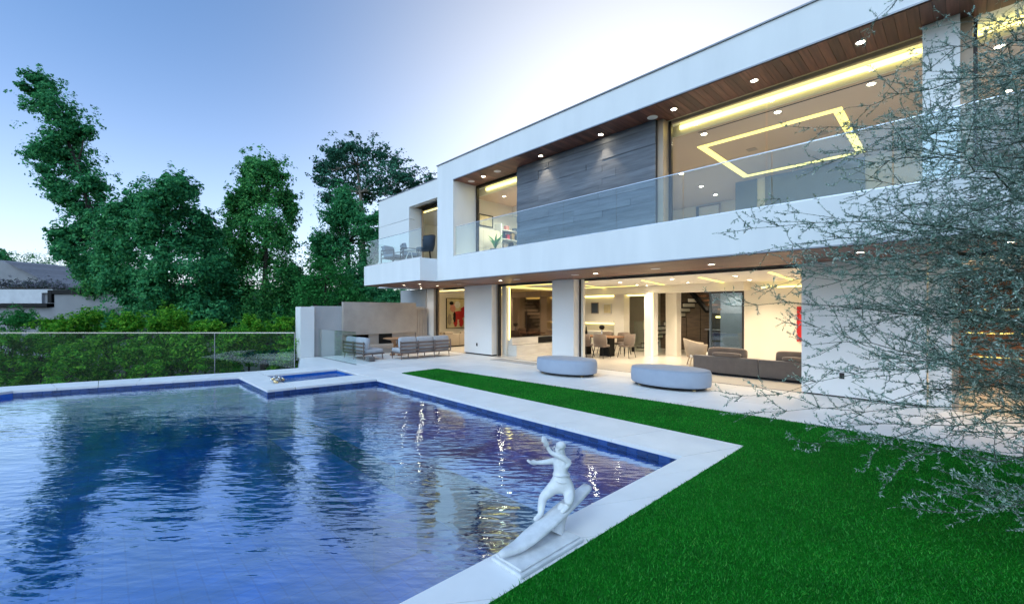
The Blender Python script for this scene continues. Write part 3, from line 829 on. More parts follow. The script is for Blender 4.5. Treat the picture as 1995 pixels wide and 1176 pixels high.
H('door_frame', 'taupe', -7.255, -6.495, 17.13, 17.195, 5.845, 5.90, parent=ud)
# LED rectangle set in the ceiling
A, B, C_, D = (-4.70, 11.0), (-1.72, 11.0), (-1.78, 14.58), (-4.76, 14.58)
wd = .17
fr = [(A, B), (B, C_), (C_, D), (D, A)]
cxm, cym = -3.24, 12.8
for (p, q) in fr:
    pi_ = (p[0] + math.copysign(wd, cxm - p[0]), p[1] + math.copysign(wd, cym - p[1])); qi = (q[0] + math.copysign(wd, cxm - q[0]), q[1] + math.copysign(wd, cym - q[1]))
    prism('ceiling_light_slot', house, M['strip'], [p, q, qi, pi_], 5.938, 5.9495)
for (xx, yy) in ((-3.9, 12.1), (-2.4, 12.2)): H('ceiling_speaker', 'taupe', xx, xx + .22, yy, yy + .22, 5.94, 5.9495)
H('air_slot', 'black', -4.3, -0.8, 10.12, 10.15, 5.944, 5.9495)

# ---- downlights: trim ring, lens, lamp
trim_me = None
def downlight(x, y, z, power, r=0.06, spot=110, blend=0.6, col=(1.0, 0.82, 0.58), parent=None):
    global trim_me, lens_me
    if trim_me is None:
        V, Fc = [], []
        n = 20
        for rr, zz in ((1.0, 0.0), (1.35, 0.0), (1.35, 0.12), (1.0, 0.12)):
            for kk in range(n):
                V.append((rr * math.cos(2 * math.pi * kk / n), rr * math.sin(2 * math.pi * kk / n), zz))
        for i in range(4):
            for kk in range(n): Fc.append((i * n + kk, i * n + (kk + 1) % n, ((i + 1) % 4) * n + (kk + 1) % n, ((i + 1) % 4) * n + kk))
        trim_me = mesh_np('downlight', V, Fc); trim_me.materials.append(M['panel'])
        lens_me = mesh_np('lens', [(math.cos(2 * math.pi * kk / 20), math.sin(2 * math.pi * kk / 20), .06) for kk in range(20)], [tuple(range(20))]); lens_me.materials.append(M['lens'])
    t = shared('downlight', parent or house, trim_me, (x, y, z - .012)); t.scale = (r, r, .1)
    l = shared('lens', t, lens_me, (x, y, z - .012))
    l.location = (0, 0, 0)
    if power > 0:
        ld = bpy.data.lights.new('downlight_lamp', 'SPOT'); ld.energy = power; ld.spot_size = R(spot); ld.spot_blend = blend; ld.color = col; ld.shadow_soft_size = .05
        lo = bpy.data.objects.new('downlight_lamp', ld); COL.objects.link(lo); lo.location = (x, y, z - .04)
PU, PL, PI, PIU = 24, 11, 82, 62
for (x, y) in ((-10.75, 8.9), (-8.21, 8.9), (-6.19, 8.9), (-4.32, 8.93), (-2.73, 8.93), (-1.15, 8.91), (0.6, 8.91)): downlight(x, y, 6.122, PU, .055, 75, .5)
for (x, y) in ((-15.15, 8.5), (-14.08, 8.55), (-15.78, 9.64), (-16.8, 10.3), (-14.55, 9.65)): downlight(x, y, 2.758, PL, .05, 90)
for (x, y) in ((-13.25, 9.77), (-10.72, 9.62), (-6.88, 9.66), (-3.78, 9.58), (-1.22, 9.46), (0.48, 9.63)): downlight(x, y, 2.766, PL, .06, 90)
for (x, y) in ((-8.05, 12.71), (-8.41, 14.43), (-6.14, 12.56), (-8.95, 17.2), (-4.35, 12.68), (-4.6, 14.59), (-6.51, 14.49), (-2.6, 12.7), (-2.8, 14.6), (-10.4, 12.7), (-10.9, 14.5), (-6.0, 17.0), (-1.2, 13.6)): downlight(x, y, 2.72, PI, .06, 130)
downlight(-8.3, 14.95, 2.72, 25, .06, 70)
for (x, y) in ((-16.5, 12.6), (-14.8, 12.6), (-13.4, 13.6)): downlight(x, y, 2.72, PI, .06, 130)
for (x, y) in ((0.47, 12.31), (1.8, 12.6)): downlight(x, y, 2.72, PI, .06, 130, col=(1.0, .72, .4))
for (x, y) in ((-4.24, 10.31), (-2.7, 10.3), (-1.17, 10.28), (-5.94, 12.78), (-6.09, 14.59), (-6.17, 16.0), (0.4, 10.3), (0.6, 12.5)): downlight(x, y, 5.95, PIU, .06, 120)
for (x, y) in ((-11.6, 10.6), (-10.2, 10.6), (-11.4, 11.4), (-10.0, 11.4)): downlight(x, y, 5.95, PIU, .05, 130)
for (x, y) in ((-15.2, 10.8), (-13.8, 11.4)): downlight(x, y, 6.02, 25, .05, 120)
# round speakers / vents in the soffits
for (x, y, z) in ((-4.84, 8.97, 6.122), (-11.45, 8.95, 6.122), (-10.06, 8.9, 6.122), (-7.58, 9.65, 2.766), (-5.13, 9.65, 2.766), (-10.0, 9.7, 2.766)):
    lathe('soffit_speaker', house, M['panel'], [(0.0, -.008), (0.10, -.008), (0.115, -.004), (0.115, .001)], (x, y, z), 24)

# ---- balustrades
def balustrade(name, label, joints, y, z0, z1, mat='bal_glass', group=None):
    t = empty(name, ((joints[0] + joints[-1]) / 2, y, z0), label, 'balustrade', group)
    for a, b in zip(joints[:-1], joints[1:]):
        bx('glass_panel', t, M[mat], a + .008, b - .008, y - .008, y + .008, z0, z1)
    bx('top_rail', t, M['steel'], joints[0], joints[-1], y - .014, y + .014, z1 + .001, z1 + .018)
    bx('base_channel', t, M['steel'], joints[0], joints[-1], y - .025, y + .025, z0 - .02, z0 + .012)
    return t
balustrade('glass_balustrade', 'long frameless glass balustrade along the upper floor of the white house', [-11.76, -10.28, -8.70, -7.06, -5.49, -3.92, -2.32, -0.72, 0.86, 2.44, 4.0], 8.52, 3.60, 4.555)
bb = balustrade('glass_balustrade', 'short glass balustrade round the small end balcony with dark chairs', [-17.02, -15.6, -14.2, -12.76], 7.82, 3.59, 4.56, 'rail_glass')
bx('glass_panel', bb, M['rail_glass'], -17.03, -17.014, 7.84, 9.08, 3.59, 4.56)

# ================================================================== OUTDOOR THINGS
# fireplace garden wall on the left of the terrace (X = -16.9)
fw_ = empty('fireplace_wall', (-16.9, 7.9, 0), 'beige concrete outdoor fireplace wall with hearth behind the terrace sofas', 'wall')
W_ = lambda name, mat, *a, **k: bx(name, k.pop('parent', fw_), M[mat], *a, **k)
W_('end_post', 'panel', -17.5, -16.92, 5.22, 5.71, -0.02, 1.90)
W_('back_panel', 'greywall', -17.3, -17.05, 5.712, 10.6, -0.02, 1.93)
W_('chimney_slab', 'concrete', -17.048, -16.9, 6.80, 10.09, 0.78, 2.10)
W_('hearth_back', 'concrete', -17.048, -17.0, 6.80, 8.35, 0.35, 0.779)
W_('wood_panel', 'warmwood', -17.048, -17.0, 7.2, 7.9, 0.36, 0.76)
W_('fire_box', 'black', -17.046, -16.98, 8.352, 8.95, 0.36, 0.778)
W_('hearth_back', 'concrete', -17.048, -17.0, 8.952, 10.09, 0.35, 0.779)
W_('hearth', 'concrete', -17.048, -16.35, 6.75, 10.09, 0.22, 0.35, bevel=.006)
W_('hearth_foot', 'greywall', -17.048, -16.5, 6.8, 10.05, -0.02, 0.219)
for j in range(7):
    W_('slat', 'concrete', -17.0, -16.93, 10.11 + j * .083, 10.178 + j * .083, -0.02, 1.80)
W_('slat_cap', 'concrete', -17.02, -16.91, 10.10, 10.69, 1.801, 1.84)

tg = empty('glass_balustrade', (-15.2, 5.85, 0), 'low clear glass screen on the terrace between spa and grey sofa', 'balustrade')
for a, b in ((-16.88, -15.18), (-15.16, -13.5)):
    bx('glass_panel', tg, M['rail_glass'], a, b, 5.84, 5.856, 0.005, 1.04)
bx('top_rail', tg, M['steel'], -16.88, -13.5, 5.836, 5.86, 1.041, 1.055)
bx('base_channel', tg, M['steel'], -16.88, -13.5, 5.825, 5.871, -0.02, 0.018)

# long rail behind the pool, roughly square to the view
rl = empty('glass_rail', (-14.0, 4.15, 0), 'long dark-tinted glass rail behind the pool in front of the green hedge', 'balustrade', rz=YAW, local=True)
xs = [0.0, -2.43, -7.4, -12.4]
for a, b in zip(xs[1:], xs[:-1]):
    bx('glass_panel', rl, M['rail_glass'], a + .012, b - .012, -.008, .008, -0.95, 1.06)
bx('top_rail', rl, M['steel'], xs[-1], 0, -.025, .025, 1.062, 1.095)
bx('base_channel', rl, M['cap'], xs[-1], 0, -.04, .04, -1.0, -0.9)
for a in (0.0, -2.43, -12.4): bx('clamp_post', rl, M['cap'], a - .008, a + .008, -.010, .010, -0.9, 1.06)

# ---- statue of a surfer
st = empty('statue', (-2.12, 2.3, 0), 'weathered white stone statue of a plump figure surfing on the pool edge', 'statue')
bx('plinth', st, M['stone'], -2.27, -1.975, 1.95, 2.62, 0.001, 0.030, bevel=.006)
bx('plinth_step', st, M['stone'], -2.25, -1.995, 1.97, 2.60, 0.031, 0.048, bevel=.006)
def board_mesh():
    n, V, Fc = 28, [], []
    prof = []
    for i in range(n + 1):
        t = i / n                                        # 0 nose (towards camera) .. 1 tail
        y = 1.93 + t * 1.02
        zc = 0.066 + 0.195 * (t ** 1.25) + 0.035 * max(0, .18 - t) / .18
        hw = 0.082 * min(1.0, (t / .30) ** .55 if t > 0 else 0) * (1 - 0.42 * max(0, (t - .55) / .45) ** 1.6)
        hw = max(hw, 0.012)
        th = 0.020
        prof.append((y, zc, hw))
        xc = -2.155 - .03 * t
        for (dx, dz) in ((-hw, 0), (-hw * .8, th), (0, th * 1.15), (hw * .8, th), (hw, 0), (hw * .8, -th), (0, -th * 1.1), (-hw * .8, -th)):
            V.append((xc + dx, y, zc + dz))
    for i in range(n):
        for k_ in range(8): Fc.append((i * 8 + k_, i * 8 + (k_ + 1) % 8, (i + 1) * 8 + (k_ + 1) % 8, (i + 1) * 8 + k_))
    m = MB(); m.add(V, Fc); m.f.append(tuple(range(7, -1, -1))); m.f.append(tuple(n * 8 + k_ for k_ in range(8)))
    return m
board_mesh().obj('surfboard', M['stone'], st, (-2.15, 2.4, 0.1), True)
sup = MB(); sup.tube([(-2.16, 2.5, .04), (-2.17, 2.56, .12), (-2.18, 2.64, .2)], [.07, .055, .05], 8); sup.obj('board_support', M['stone'], st, (-2.15, 2.55, .04), True)

def skin_figure(name, parent, mat, verts, edges, radii, origin, root=0, sub=2):
    o_ = Vector(origin)
    me = bpy.data.meshes.new(name)
    me.from_pydata([tuple(Vector(v) - o_) for v in verts], edges, [])
    o = ob(name, me, mat, parent, origin)
    md = o.modifiers.new('skin', 'SKIN'); md.use_smooth_shade = True
    if not me.skin_vertices: 
        bm = bmesh.new(); bm.from_mesh(me); bm.verts.layers.skin.verify(); bm.to_mesh(me); bm.free()
    sk = me.skin_vertices[0].data
    for i, r_ in enumerate(radii):
        sk[i].radius = r_ if hasattr(r_, '__len__') else (r_, r_)
        sk[i].use_root = (i == root)
    ss = o.modifiers.new('sub', 'SUBSURF'); ss.levels = sub; ss.render_levels = sub
    return o
bz = lambda y: 0.088 + 0.195 * ((y - 1.93) / 1.02) ** 1.25      # top of the board at y
P = [(-2.19, 2.63, .385), (-2.205, 2.62, .445), (-2.21, 2.625, .50), (-2.205, 2.64, .55), (-2.20, 2.63, .592), (-2.208, 2.615, .640), (-2.212, 2.61, .680),   # 0 pelvis,1 belly,2 rib,3 chest,4 neck,5 jaw,6 crown
     (-2.235, 2.57, .345), (-2.275, 2.49, .285), (-2.25, 2.44, .21), (-2.235, 2.425, bz(2.42) + .02), (-2.245, 2.355, bz(2.355) + .004),    # front leg 7..11
     (-2.14, 2.66, .33), (-2.105, 2.60, .265), (-2.12, 2.62, bz(2.62) + .045), (-2.12, 2.585, bz(2.58) + .018), (-2.13, 2.535, bz(2.53) + .006),   # rear leg 12..16
     (-2.265, 2.615, .545), (-2.305, 2.57, .535), (-2.335, 2.51, .535), (-2.35, 2.485, .538),                                                # arm out 17..20
     (-2.15, 2.655, .555), (-2.185, 2.60, .60), (-2.245, 2.555, .625), (-2.262, 2.535, .665), (-2.268, 2.53, .69)]                         # raised arm 21..25
Ed = [(0, 1), (1, 2), (2, 3), (3, 4), (4, 5), (5, 6), (0, 7), (7, 8), (8, 9), (9, 10), (10, 11), (0, 12), (12, 13), (13, 14), (14, 15), (15, 16), (3, 17), (17, 18), (18, 19), (19, 20), (3, 21), (21, 22), (22, 23), (23, 24), (24, 25)]
Rd = [.066, .063, .058, .050, .032, .043, .037, .052, .038, .030, .023, .017, .052, .040, .029, .024, .017, .028, .022, .018, .014, .028, .023, .019, .016, .014]
fig = skin_figure('figure', st, M['stone'], P, Ed, Rd, (-2.19, 2.6, .3))
o = ob('hair', superell('hair', .080, .082, .072, 1, 1, 18, 12), M['stone'], st, (-2.200, 2.618, .678)); o.rotation_euler = (0, R(-18), 0)
def hand(b, d, up):
    d = Vector(d).normalized(); up = Vector(up).normalized(); side = d.cross(up); b = Vector(b); m = MB()
    m.tube([b - d * .012, b + d * .014, b + d * .034], [.016, .023, .018], 8)
    for k_, (s_, L_) in enumerate(((-.018, .040), (-.007, .050), (.005, .048), (.016, .040))):
        p0 = b + d * .020 + side * s_
        p1 = p0 + (d + side * s_ * 14).normalized() * L_ * .6; p2 = p1 + (d + side * s_ * 14 + up * .7).normalized() * L_ * .5
        m.tube([p0, p1, p2, p2 + up * .002], [.0085, .0075, .0065, .001], 6)
    t0 = b + side * .014; m.tube([t0, t0 + side * .018 + d * .010, t0 + side * .024 + d * .026, t0 + side * .024 + d * .028], [.009, .0075, .006, .001], 6)
    return m
hand(P[20], (-.5, -.85, .15), (0, 0, 1)).obj('hand', M['stone'], st, P[20], True)
hand(P[25], (-.15, -.5, .9), (-.8, -.3, 0)).obj('hand', M['stone'], st, P[25], True)
hc = Vector((-2.210, 2.612, .660)); fd = Vector((-.80, -.60, 0)); fs = Vector((-.60, .80, 0))
def fp_(a, b, r): return hc + fd * r + fs * a + Vector((0, 0, b))
def bit(name, pts, rad):
    m = MB(); m.tube(pts, rad, 6); m.obj(name, M['stone'], st, tuple(pts[0]), True)
bit('nose', [fp_(0, .008, .038), fp_(0, -.006, .054), fp_(0, -.010, .044)], [.005, .008, .006])
for s_ in (-1, 1):
    bit('eye', [fp_(.015 * s_, .008, .034), fp_(.015 * s_, .007, .044)], [.007, .003])
    bit('ear', [hc + fs * .040 * s_ + Vector((0, 0, .006)), hc + fs * .049 * s_ + Vector((0, 0, -.004))], [.012, .007])
bit('mouth', [fp_(-.014, -.022, .036), fp_(0, -.024, .044), fp_(.014, -.022, .036)], [.003, .005, .003])
for (zz, rr_) in ((.410, .068), (.455, .066)):                       # carved folds at the waist
    bit('waist_fold', [Vector((-2.198 + rr_ * .98 * math.cos(k_ * .2618), 2.625 + rr_ * .98 * math.sin(k_ * .2618), zz + .006 * math.sin(k_ * .5 + zz * 90))) for k_ in range(25)], .0055)

# ---- shell ornament on the spa edge
orn = empty('ornament', (-11.55, 3.02, 0), 'small pile of silver and gold shells on the spa corner', 'ornament')
for k_ in range(16):
    a = random.uniform(0, 6.28); rr = random.uniform(0.02, .15); zz = .03 + .15 * random.random() * (1 - rr / .2)
    s_ = random.uniform(.05, .085)
    o = ob('shell', superell('shell', s_ * 1.6, s_ * .9, s_ * .9, 1.0, 1.0, 12, 8), M['gold'] if k_ % 4 == 0 else M['steel'], orn, (-11.55 + rr * math.cos(a), 3.02 + rr * math.sin(a), zz))
    o.rotation_euler = (random.uniform(-1, 1), random.uniform(-1, 1), random.uniform(0, 6))

# ---- ottomans
def ottoman(x, y, rz, label):
    t = empty('ottoman', (x, y, 0), label, 'ottoman', 'oval ottomans on the terrace', rz=rz, local=True)
    lathe('body', t, M['ottoman'], [(0, .07), (.90, .07), (.955, .085), (.975, .12), (.985, .25), (.98, .37), (.965, .405), (.93, .43), (.86, .445), (.5, .455), (0, .457)], (0, 0, 0), 56, 0.93, 0.60)
    lathe('piping', t, M['ottoman'], [(.945, .418), (.958, .424), (.952, .434), (.938, .430)], (0, 0, 0), 56, 0.93, 0.60)
    lathe('plinth', t, M['black'], [(.0, .035), (.86, .035), (.90, .069)], (0, 0, 0), 40, 0.93, 0.58)
    for a in (.5, 2.6, 3.7, 5.8):
        bx('foot', t, M['gold'], .72 * math.cos(a) - .03, .72 * math.cos(a) + .03, .44 * math.sin(a) - .03, .44 * math.sin(a) + .03, 0.0, 0.036)
    return t
ottoman(-7.55, 9.22, R(6), 'pale blue-grey oval ottoman in front of the white column')
ottoman(-4.66, 9.42, R(4), 'pale blue-grey oval ottoman in front of the long charcoal sofa')
tag(bx('door_mat', None, M['greywall'], -11.6, -9.5, 9.92, 10.45, 0.001, 0.014, bevel=.004), 'thin grey door mat on the terrace before the bronze-mirrored opening', 'mat')

# ---- outdoor sofas: slatted frame, cushions
def garden_sofa(label, x, y, rz, mods, L=0.72):
    """local: back along x at y=0, seat towards +y"""
    t = empty('garden_sofa', (x, y, 0), label, 'sofa', rz=rz, local=True)
    W = mods * L; x0 = -W / 2
    for zz in (0.30, 0.43, 0.56): bx('slat', t, M['teak'], x0, x0 + W, -.01, .02, zz, zz + .07)
    for k_ in range(mods + 1): bx('back_post', t, M['teak'], x0 + k_ * L - .02, x0 + k_ * L + .02, -.035, -.011, .22, .66)
    bx('seat_frame', t, M['teak'], x0, x0 + W, -.01, .78, .20, .25)
    for k_ in range(mods + 1):
        for yy, lean in ((.03, -.03), (.72, .03)):
            m = MB(); xx = min(max(x0 + k_ * L, x0 + .05), x0 + W - .05)
            m.tube([(xx, yy + lean, 0), (xx, yy, .20)], [.016, .024], 4); m.obj('leg', M['teak'], t, (xx, yy, 0))
    for k_ in range(mods):
        xc = x0 + (k_ + .5) * L
        cushion('seat_cushion', t, M['greyfab'], (xc, .40, .32), (L - .02, .76, .15), e=.25)
        cushion('back_cushion', t, M['greyfab'], (xc, .14, .58), (L - .03, .20, .44), (R(-10), 0, 0), .3)
        if k_ != 1: cushion('throw_pillow', t, M['greyfab'], (xc + .05, .30, .58), (.42, .15, .36), (R(-18), 0, R(8)), .45)
    return t
garden_sofa('grey cushioned garden sofa of three seats with its slatted back to the pool', -13.72, 8.62, R(88), 3, .70)
garden_sofa('grey garden sofa seen through the low glass screen beside the hearth', -15.1, 6.45, R(3), 2, .78)
tag(bx('terrace_box', None, M['charcoal'], -14.25, -13.95, 6.5, 6.72, 0.001, 0.17, bevel=.02, seg=2), 'small dark box on the terrace floor beside the seen-through sofa', 'box')  # plain dark box on the paving, holds no lamp
# round root table
rt_ = empty('side_table', (-15.3, 8.25, 0), 'round orange-brown wooden table on a twisted root stem before the hearth', 'table')
lathe('table_top', rt_, M['rootwood'], [(0, .60), (.30, .61), (.52, .655), (.55, .67), (.52, .685), (.2, .69), (0, .69)], (-15.3, 8.25, 0), 30, 1, .92)
for k_ in range(4):
    m = MB(); a0 = k_ * 1.57
    m.tube([(-15.3 + .24 * math.cos(a0), 8.25 + .24 * math.sin(a0), 0), (-15.3 + .1 * math.cos(a0 + .7), 8.25 + .1 * math.sin(a0 + .7), .2), (-15.3 + .07 * math.cos(a0 + 1.6), 8.25 + .07 * math.sin(a0 + 1.6), .4), (-15.3 + .2 * math.cos(a0 + 2.2), 8.25 + .2 * math.sin(a0 + 2.2), .63)], [.07, .06, .05, .06], 8)
    m.obj('root_leg', M['rootwood'], rt_, (-15.3, 8.25, 0), True)

# ---- balcony chairs (upper left)
def rope_chair(label, x, y, rz, s=1.0):
    t = empty('balcony_chair', (x, y, 3.572), label, 'chair', 'dark chairs on the end balcony', rz=rz, local=True)
    n = 22; V, Fc = [], []
    for zz, rr in ((.36, .30), (.58, .36), (.80, .39)):
        for k_ in range(n + 1):
            a = R(200) * k_ / n - R(10)
            hz = zz + (.10 * math.sin(math.pi * k_ / n) if zz > .7 else 0)
            V.append((rr * math.cos(a), -.02 - rr * math.sin(a) * .95, hz))
    for i in range(2):
        for k_ in range(n): Fc.append((i * (n + 1) + k_, i * (n + 1) + k_ + 1, (i + 1) * (n + 1) + k_ + 1, (i + 1) * (n + 1) + k_))
    me = mesh_np('back_shell', V, Fc, True); o = ob('back_shell', me, M['navyrope'], t, (0, 0, 0))
    sm = o.modifiers.new('thick', 'SOLIDIFY'); sm.thickness = .03
    rim = MB(); rim.tube([V[2 * (n + 1) + k_] for k_ in range(n + 1)], .02, 6); rim.obj('rim', M['black'], t, (0, 0, .8), True)
    cushion('seat_cushion', t, M['navyrope'], (0, 0, .40), (.6, .58, .12), e=.5)
    for sx in (-1, 1):
        for sy in (-1, 1):
            m = MB(); m.tube([(sx * .26, sy * .24, 0), (sx * .2, sy * .2, .36)], [.013, .018], 6); m.obj('leg', M['black'], t, (sx * .26, sy * .24, 0))
    return t
rope_chair('dark rope tub chair at the right of the end balcony', -13.45, 8.35, R(150))
def bar_chair(label, x, y, rz):
    t = empty('balcony_chair', (x, y, 3.572), label, 'chair', 'dark chairs on the end balcony', rz=rz, local=True)
    for sx in (-1, 1):
        m = MB(); m.tube([(sx * .33, -.32, 0), (sx * .33, -.32, .56), (sx * .33, .32, .56), (sx * .33, .32, 0)], .022, 4); m.obj('arm_frame', M['black'], t, (sx * .33, 0, 0))
    bx('seat_frame', t, M['black'], -.31, .31, -.3, .32, .24, .28)
    cushion('seat_cushion', t, M['bluegrey'], (0, .02, .35), (.62, .6, .14), e=.3)
    cushion('back_cushion', t, M['bluegrey'], (0, -.24, .58), (.6, .16, .40), (R(12), 0, 0), .3)
    for zz in (.4, .55, .68): bx('back_slat', t, M['black'], -.31, .31, -.345, -.32, zz, zz + .05)
    return t
bar_chair('dark-framed lounge chair at the left of the end balcony', -15.75, 8.35, R(-70))
bar_chair('dark-framed lounge chair in the middle of the end balcony', -14.85, 8.6, R(-20))
bt = empty('side_table', (-14.15, 8.2, 3.572), 'small tripod table between the chairs of the end balcony', 'table')
lathe('table_top', bt, M['whitefab'], [(0, .40), (.22, .40), (.225, .415), (.22, .43), (0, .43)], (-14.15, 8.2, 3.572), 24)
for k_ in range(3):
    a = k_ * 2.09; m = MB(); m.tube([(-14.15 + .2 * math.cos(a), 8.2 + .2 * math.sin(a), 3.572), (-14.15 + .05 * math.cos(a), 8.2 + .05 * math.sin(a), 3.97)], .014, 6); m.obj('leg', M['whitefab'], bt, (-14.15, 8.2, 3.572))

# ================================================================== INDOOR THINGS
def box_sofa(label, x, y, rz, mods, L, backh, fab, pil, depth=1.0, pillow=True):
    t = empty('sofa', (x, y, 0), label, 'sofa', rz=rz, local=True)
    W = mods * L; x0 = -W / 2
    for k_ in range(mods):
        xa = x0 + k_ * L
        bx('back_panel', t, M[fab], xa + .006, xa + L - .006, 0, .16, .06, backh, bevel=.018, seg=2)
        bx('seat_base', t, M[fab], xa + .006, xa + L - .006, .162, depth, .06, .26, bevel=.015, seg=2)
        cushion('seat_cushion', t, M[fab], (xa + L / 2, .16 + (depth - .16) / 2, .34), (L - .02, depth - .17, .18), e=.22)
        if pillow:
            cushion('back_cushion', t, M[pil], (xa + L * .5, .24, .56), (L * .60, .20, .36), (R(-10), 0, 0), .35)
            cushion('bolster', t, M[pil], (xa + L * .52, .10, backh + .055), (L * .44, .15, .13), e=.5)
    bx('plinth', t, M['black'], x0 + .04, x0 + W - .04, .05, depth - .05, 0.0, .059)
    return t
box_sofa('long low charcoal sofa with grey pillows, its back to the terrace', -3.6, 12.08, 0, 2, 1.68, .50, 'charcoal', 'brownfab')
box_sofa('beige sofa with cushions under the figure painting in the left room', -17.0, 12.55, R(90), 2, 1.2, .62, 'beigefab', 'beigefab', .9)
# woven armchair
ac = empty('armchair', (-5.75, 13.6, 0), 'tan woven armchair beside the end of the charcoal sofa', 'chair', rz=R(-60), local=True)
n = 26; V, Fc = [], []
for zz, rr, fl in ((.30, .34, 0), (.5, .40, 0), (.72, .46, .0)):
    for k_ in range(n + 1):
        a = R(230) * k_ / n - R(25)
        V.append((rr * math.cos(a), -rr * math.sin(a) * .95, zz + (.16 * math.sin(math.pi * k_ / n) ** 2 if zz > .6 else 0)))
for i in range(2):
    for k_ in range(n): Fc.append((i * (n + 1) + k_, i * (n + 1) + k_ + 1, (i + 1) * (n + 1) + k_ + 1, (i + 1) * (n + 1) + k_))
o = ob('woven_back', mesh_np('woven_back', V, Fc, True), M['beigefab'], ac, (0, 0, 0)); o.modifiers.new('thick', 'SOLIDIFY').thickness = .035
cushion('seat_cushion', ac, M['whitefab'], (0, 0, .36), (.66, .62, .16), e=.4)
for sx in (-1, 1):
    for sy in (-1, 1):
        m = MB(); m.tube([(sx * .34, sy * .32, 0), (sx * .26, sy * .24, .30)], [.016, .024], 6); m.obj('leg', M['beigefab'], ac, (sx * .34, sy * .32, 0))

# dining set
dt = empty('dining_table', (-10.05, 14.1, 0), 'long dining table ringed by dark chairs behind the white column', 'table')
bx('table_top', dt, M['warmwood'], -11.2, -8.95, 13.6, 14.6, .72, .76, bevel=.01)
bx('pedestal', dt, M['black'], -10.9, -10.4, 13.9, 14.3, 0, .719)
bx('pedestal', dt, M['black'], -9.7, -9.3, 13.9, 14.3, 0, .719)
def dining_chair(label, x, y, rz):
    t = empty('dining_chair', (x, y, 0), label, 'chair', 'dark dining chairs', rz=rz, local=True)
    n = 14; V, Fc = [], []
    for zz, rr, yo in ((.46, .23, 0), (.66, .25, -.03), (.86, .23, -.07)):
        for k_ in range(n + 1):
            a = R(170) * k_ / n + R(5)
            V.append((rr * math.cos(a) * 1.05, yo - rr * math.sin(a), zz + (.0 if zz < .8 else .03 * math.sin(math.pi * k_ / n))))
    for i in range(2):
        for k_ in range(n): Fc.append((i * (n + 1) + k_, i * (n + 1) + k_ + 1, (i + 1) * (n + 1) + k_ + 1, (i + 1) * (n + 1) + k_))
    o = ob('backrest', mesh_np('backrest', V, Fc, True), M['brownfab'], t, (0, 0, 0)); o.modifiers.new('thick', 'SOLIDIFY').thickness = .03
    cushion('seat', t, M['brownfab'], (0, .02, .45), (.48, .48, .10), e=.4)
    for sx in (-1, 1):
        for sy in (-1, 1):
            m = MB(); m.tube([(sx * .24, sy * .24, 0), (sx * .17, sy * .17, .42)], [.011, .016], 6); m.obj('leg', M['black'], t, (sx * .24, sy * .24, 0))
    return t
for k_, (x, y, a, lb) in enumerate(((-8.65, 14.1, 90, 'dark dining chair at the right-hand head of the dining table'), (-9.25, 13.35, 0, 'dark dining chair on the near side, rightmost along the table'), (-9.95, 13.3, 0, 'dark dining chair on the near side, middle of the table'), (-10.65, 13.3, 0, 'dark dining chair on the near side, partly behind the white column'),
                                  (-9.3, 14.85, 180, 'dark dining chair on the far side, rightmost along the table'), (-10.1, 14.85, 180, 'dark dining chair on the far side, middle of the table'))):
    dining_chair(lb, x, y, R(a))
vz = empty('vase', (-9.75, 14.1, .761), 'dark round flower ball in a thin vase on the dining table', 'vase')
lathe('stem_vase', vz, M['steel'], [(0, 0), (.06, 0), (.045, .1), (.02, .22), (.03, .26)], (-9.75, 14.1, .761), 16)
o = ob('flower_ball', superell('flower_ball', .22, .22, .2, 1, 1, 14, 10), M['black'], vz, (-9.75, 14.1, 1.10))
vz = empty('vase', (-10.5, 14.1, .761), 'slim dark bottle vase on the left half of the dining table', 'vase')
lathe('vase_body', vz, M['black'], [(0, 0), (.04, 0), (.055, .1), (.03, .22), (.015, .34), (.018, .36)], (-10.5, 14.1, .761), 16)

# pictures
def picture(label, x0, x1, z0, z1, y, back, frame='black'):
    t = empty('picture', ((x0 + x1) / 2, y, z0), label, 'picture')
    bx('canvas', t, M[back], x0 + .03, x1 - .03, y - .02, y, z0 + .03, z1 - .03)
    for a in ((x0, x0 + .028, z0, z1), (x1 - .028, x1, z0, z1), (x0 + .029, x1 - .029, z0, z0 + .028), (x0 + .029, x1 - .029, z1 - .028, z1)):
        bx('frame', t, M[frame], a[0], a[1], y - .04, y, a[2], a[3])
    return t
pc = empty('picture', (-19.29, 13.35, .78), 'large colourful figure painting with red and pink shapes in the left room', 'picture', rz=R(90), local=True)
bx('canvas', pc, M['canvas'], .03, 2.5, -.02, 0, .03, 1.62)
bx('frame', pc, M['black'], 0, .029, -.05, 0, 0, 1.65); bx('frame', pc, M['black'], 2.501, 2.53, -.05, 0, 0, 1.65)
bx('frame', pc, M['black'], .03, 2.5, -.05, 0, 0, .029); bx('frame', pc, M['black'], .03, 2.5, -.05, 0, 1.621, 1.65)
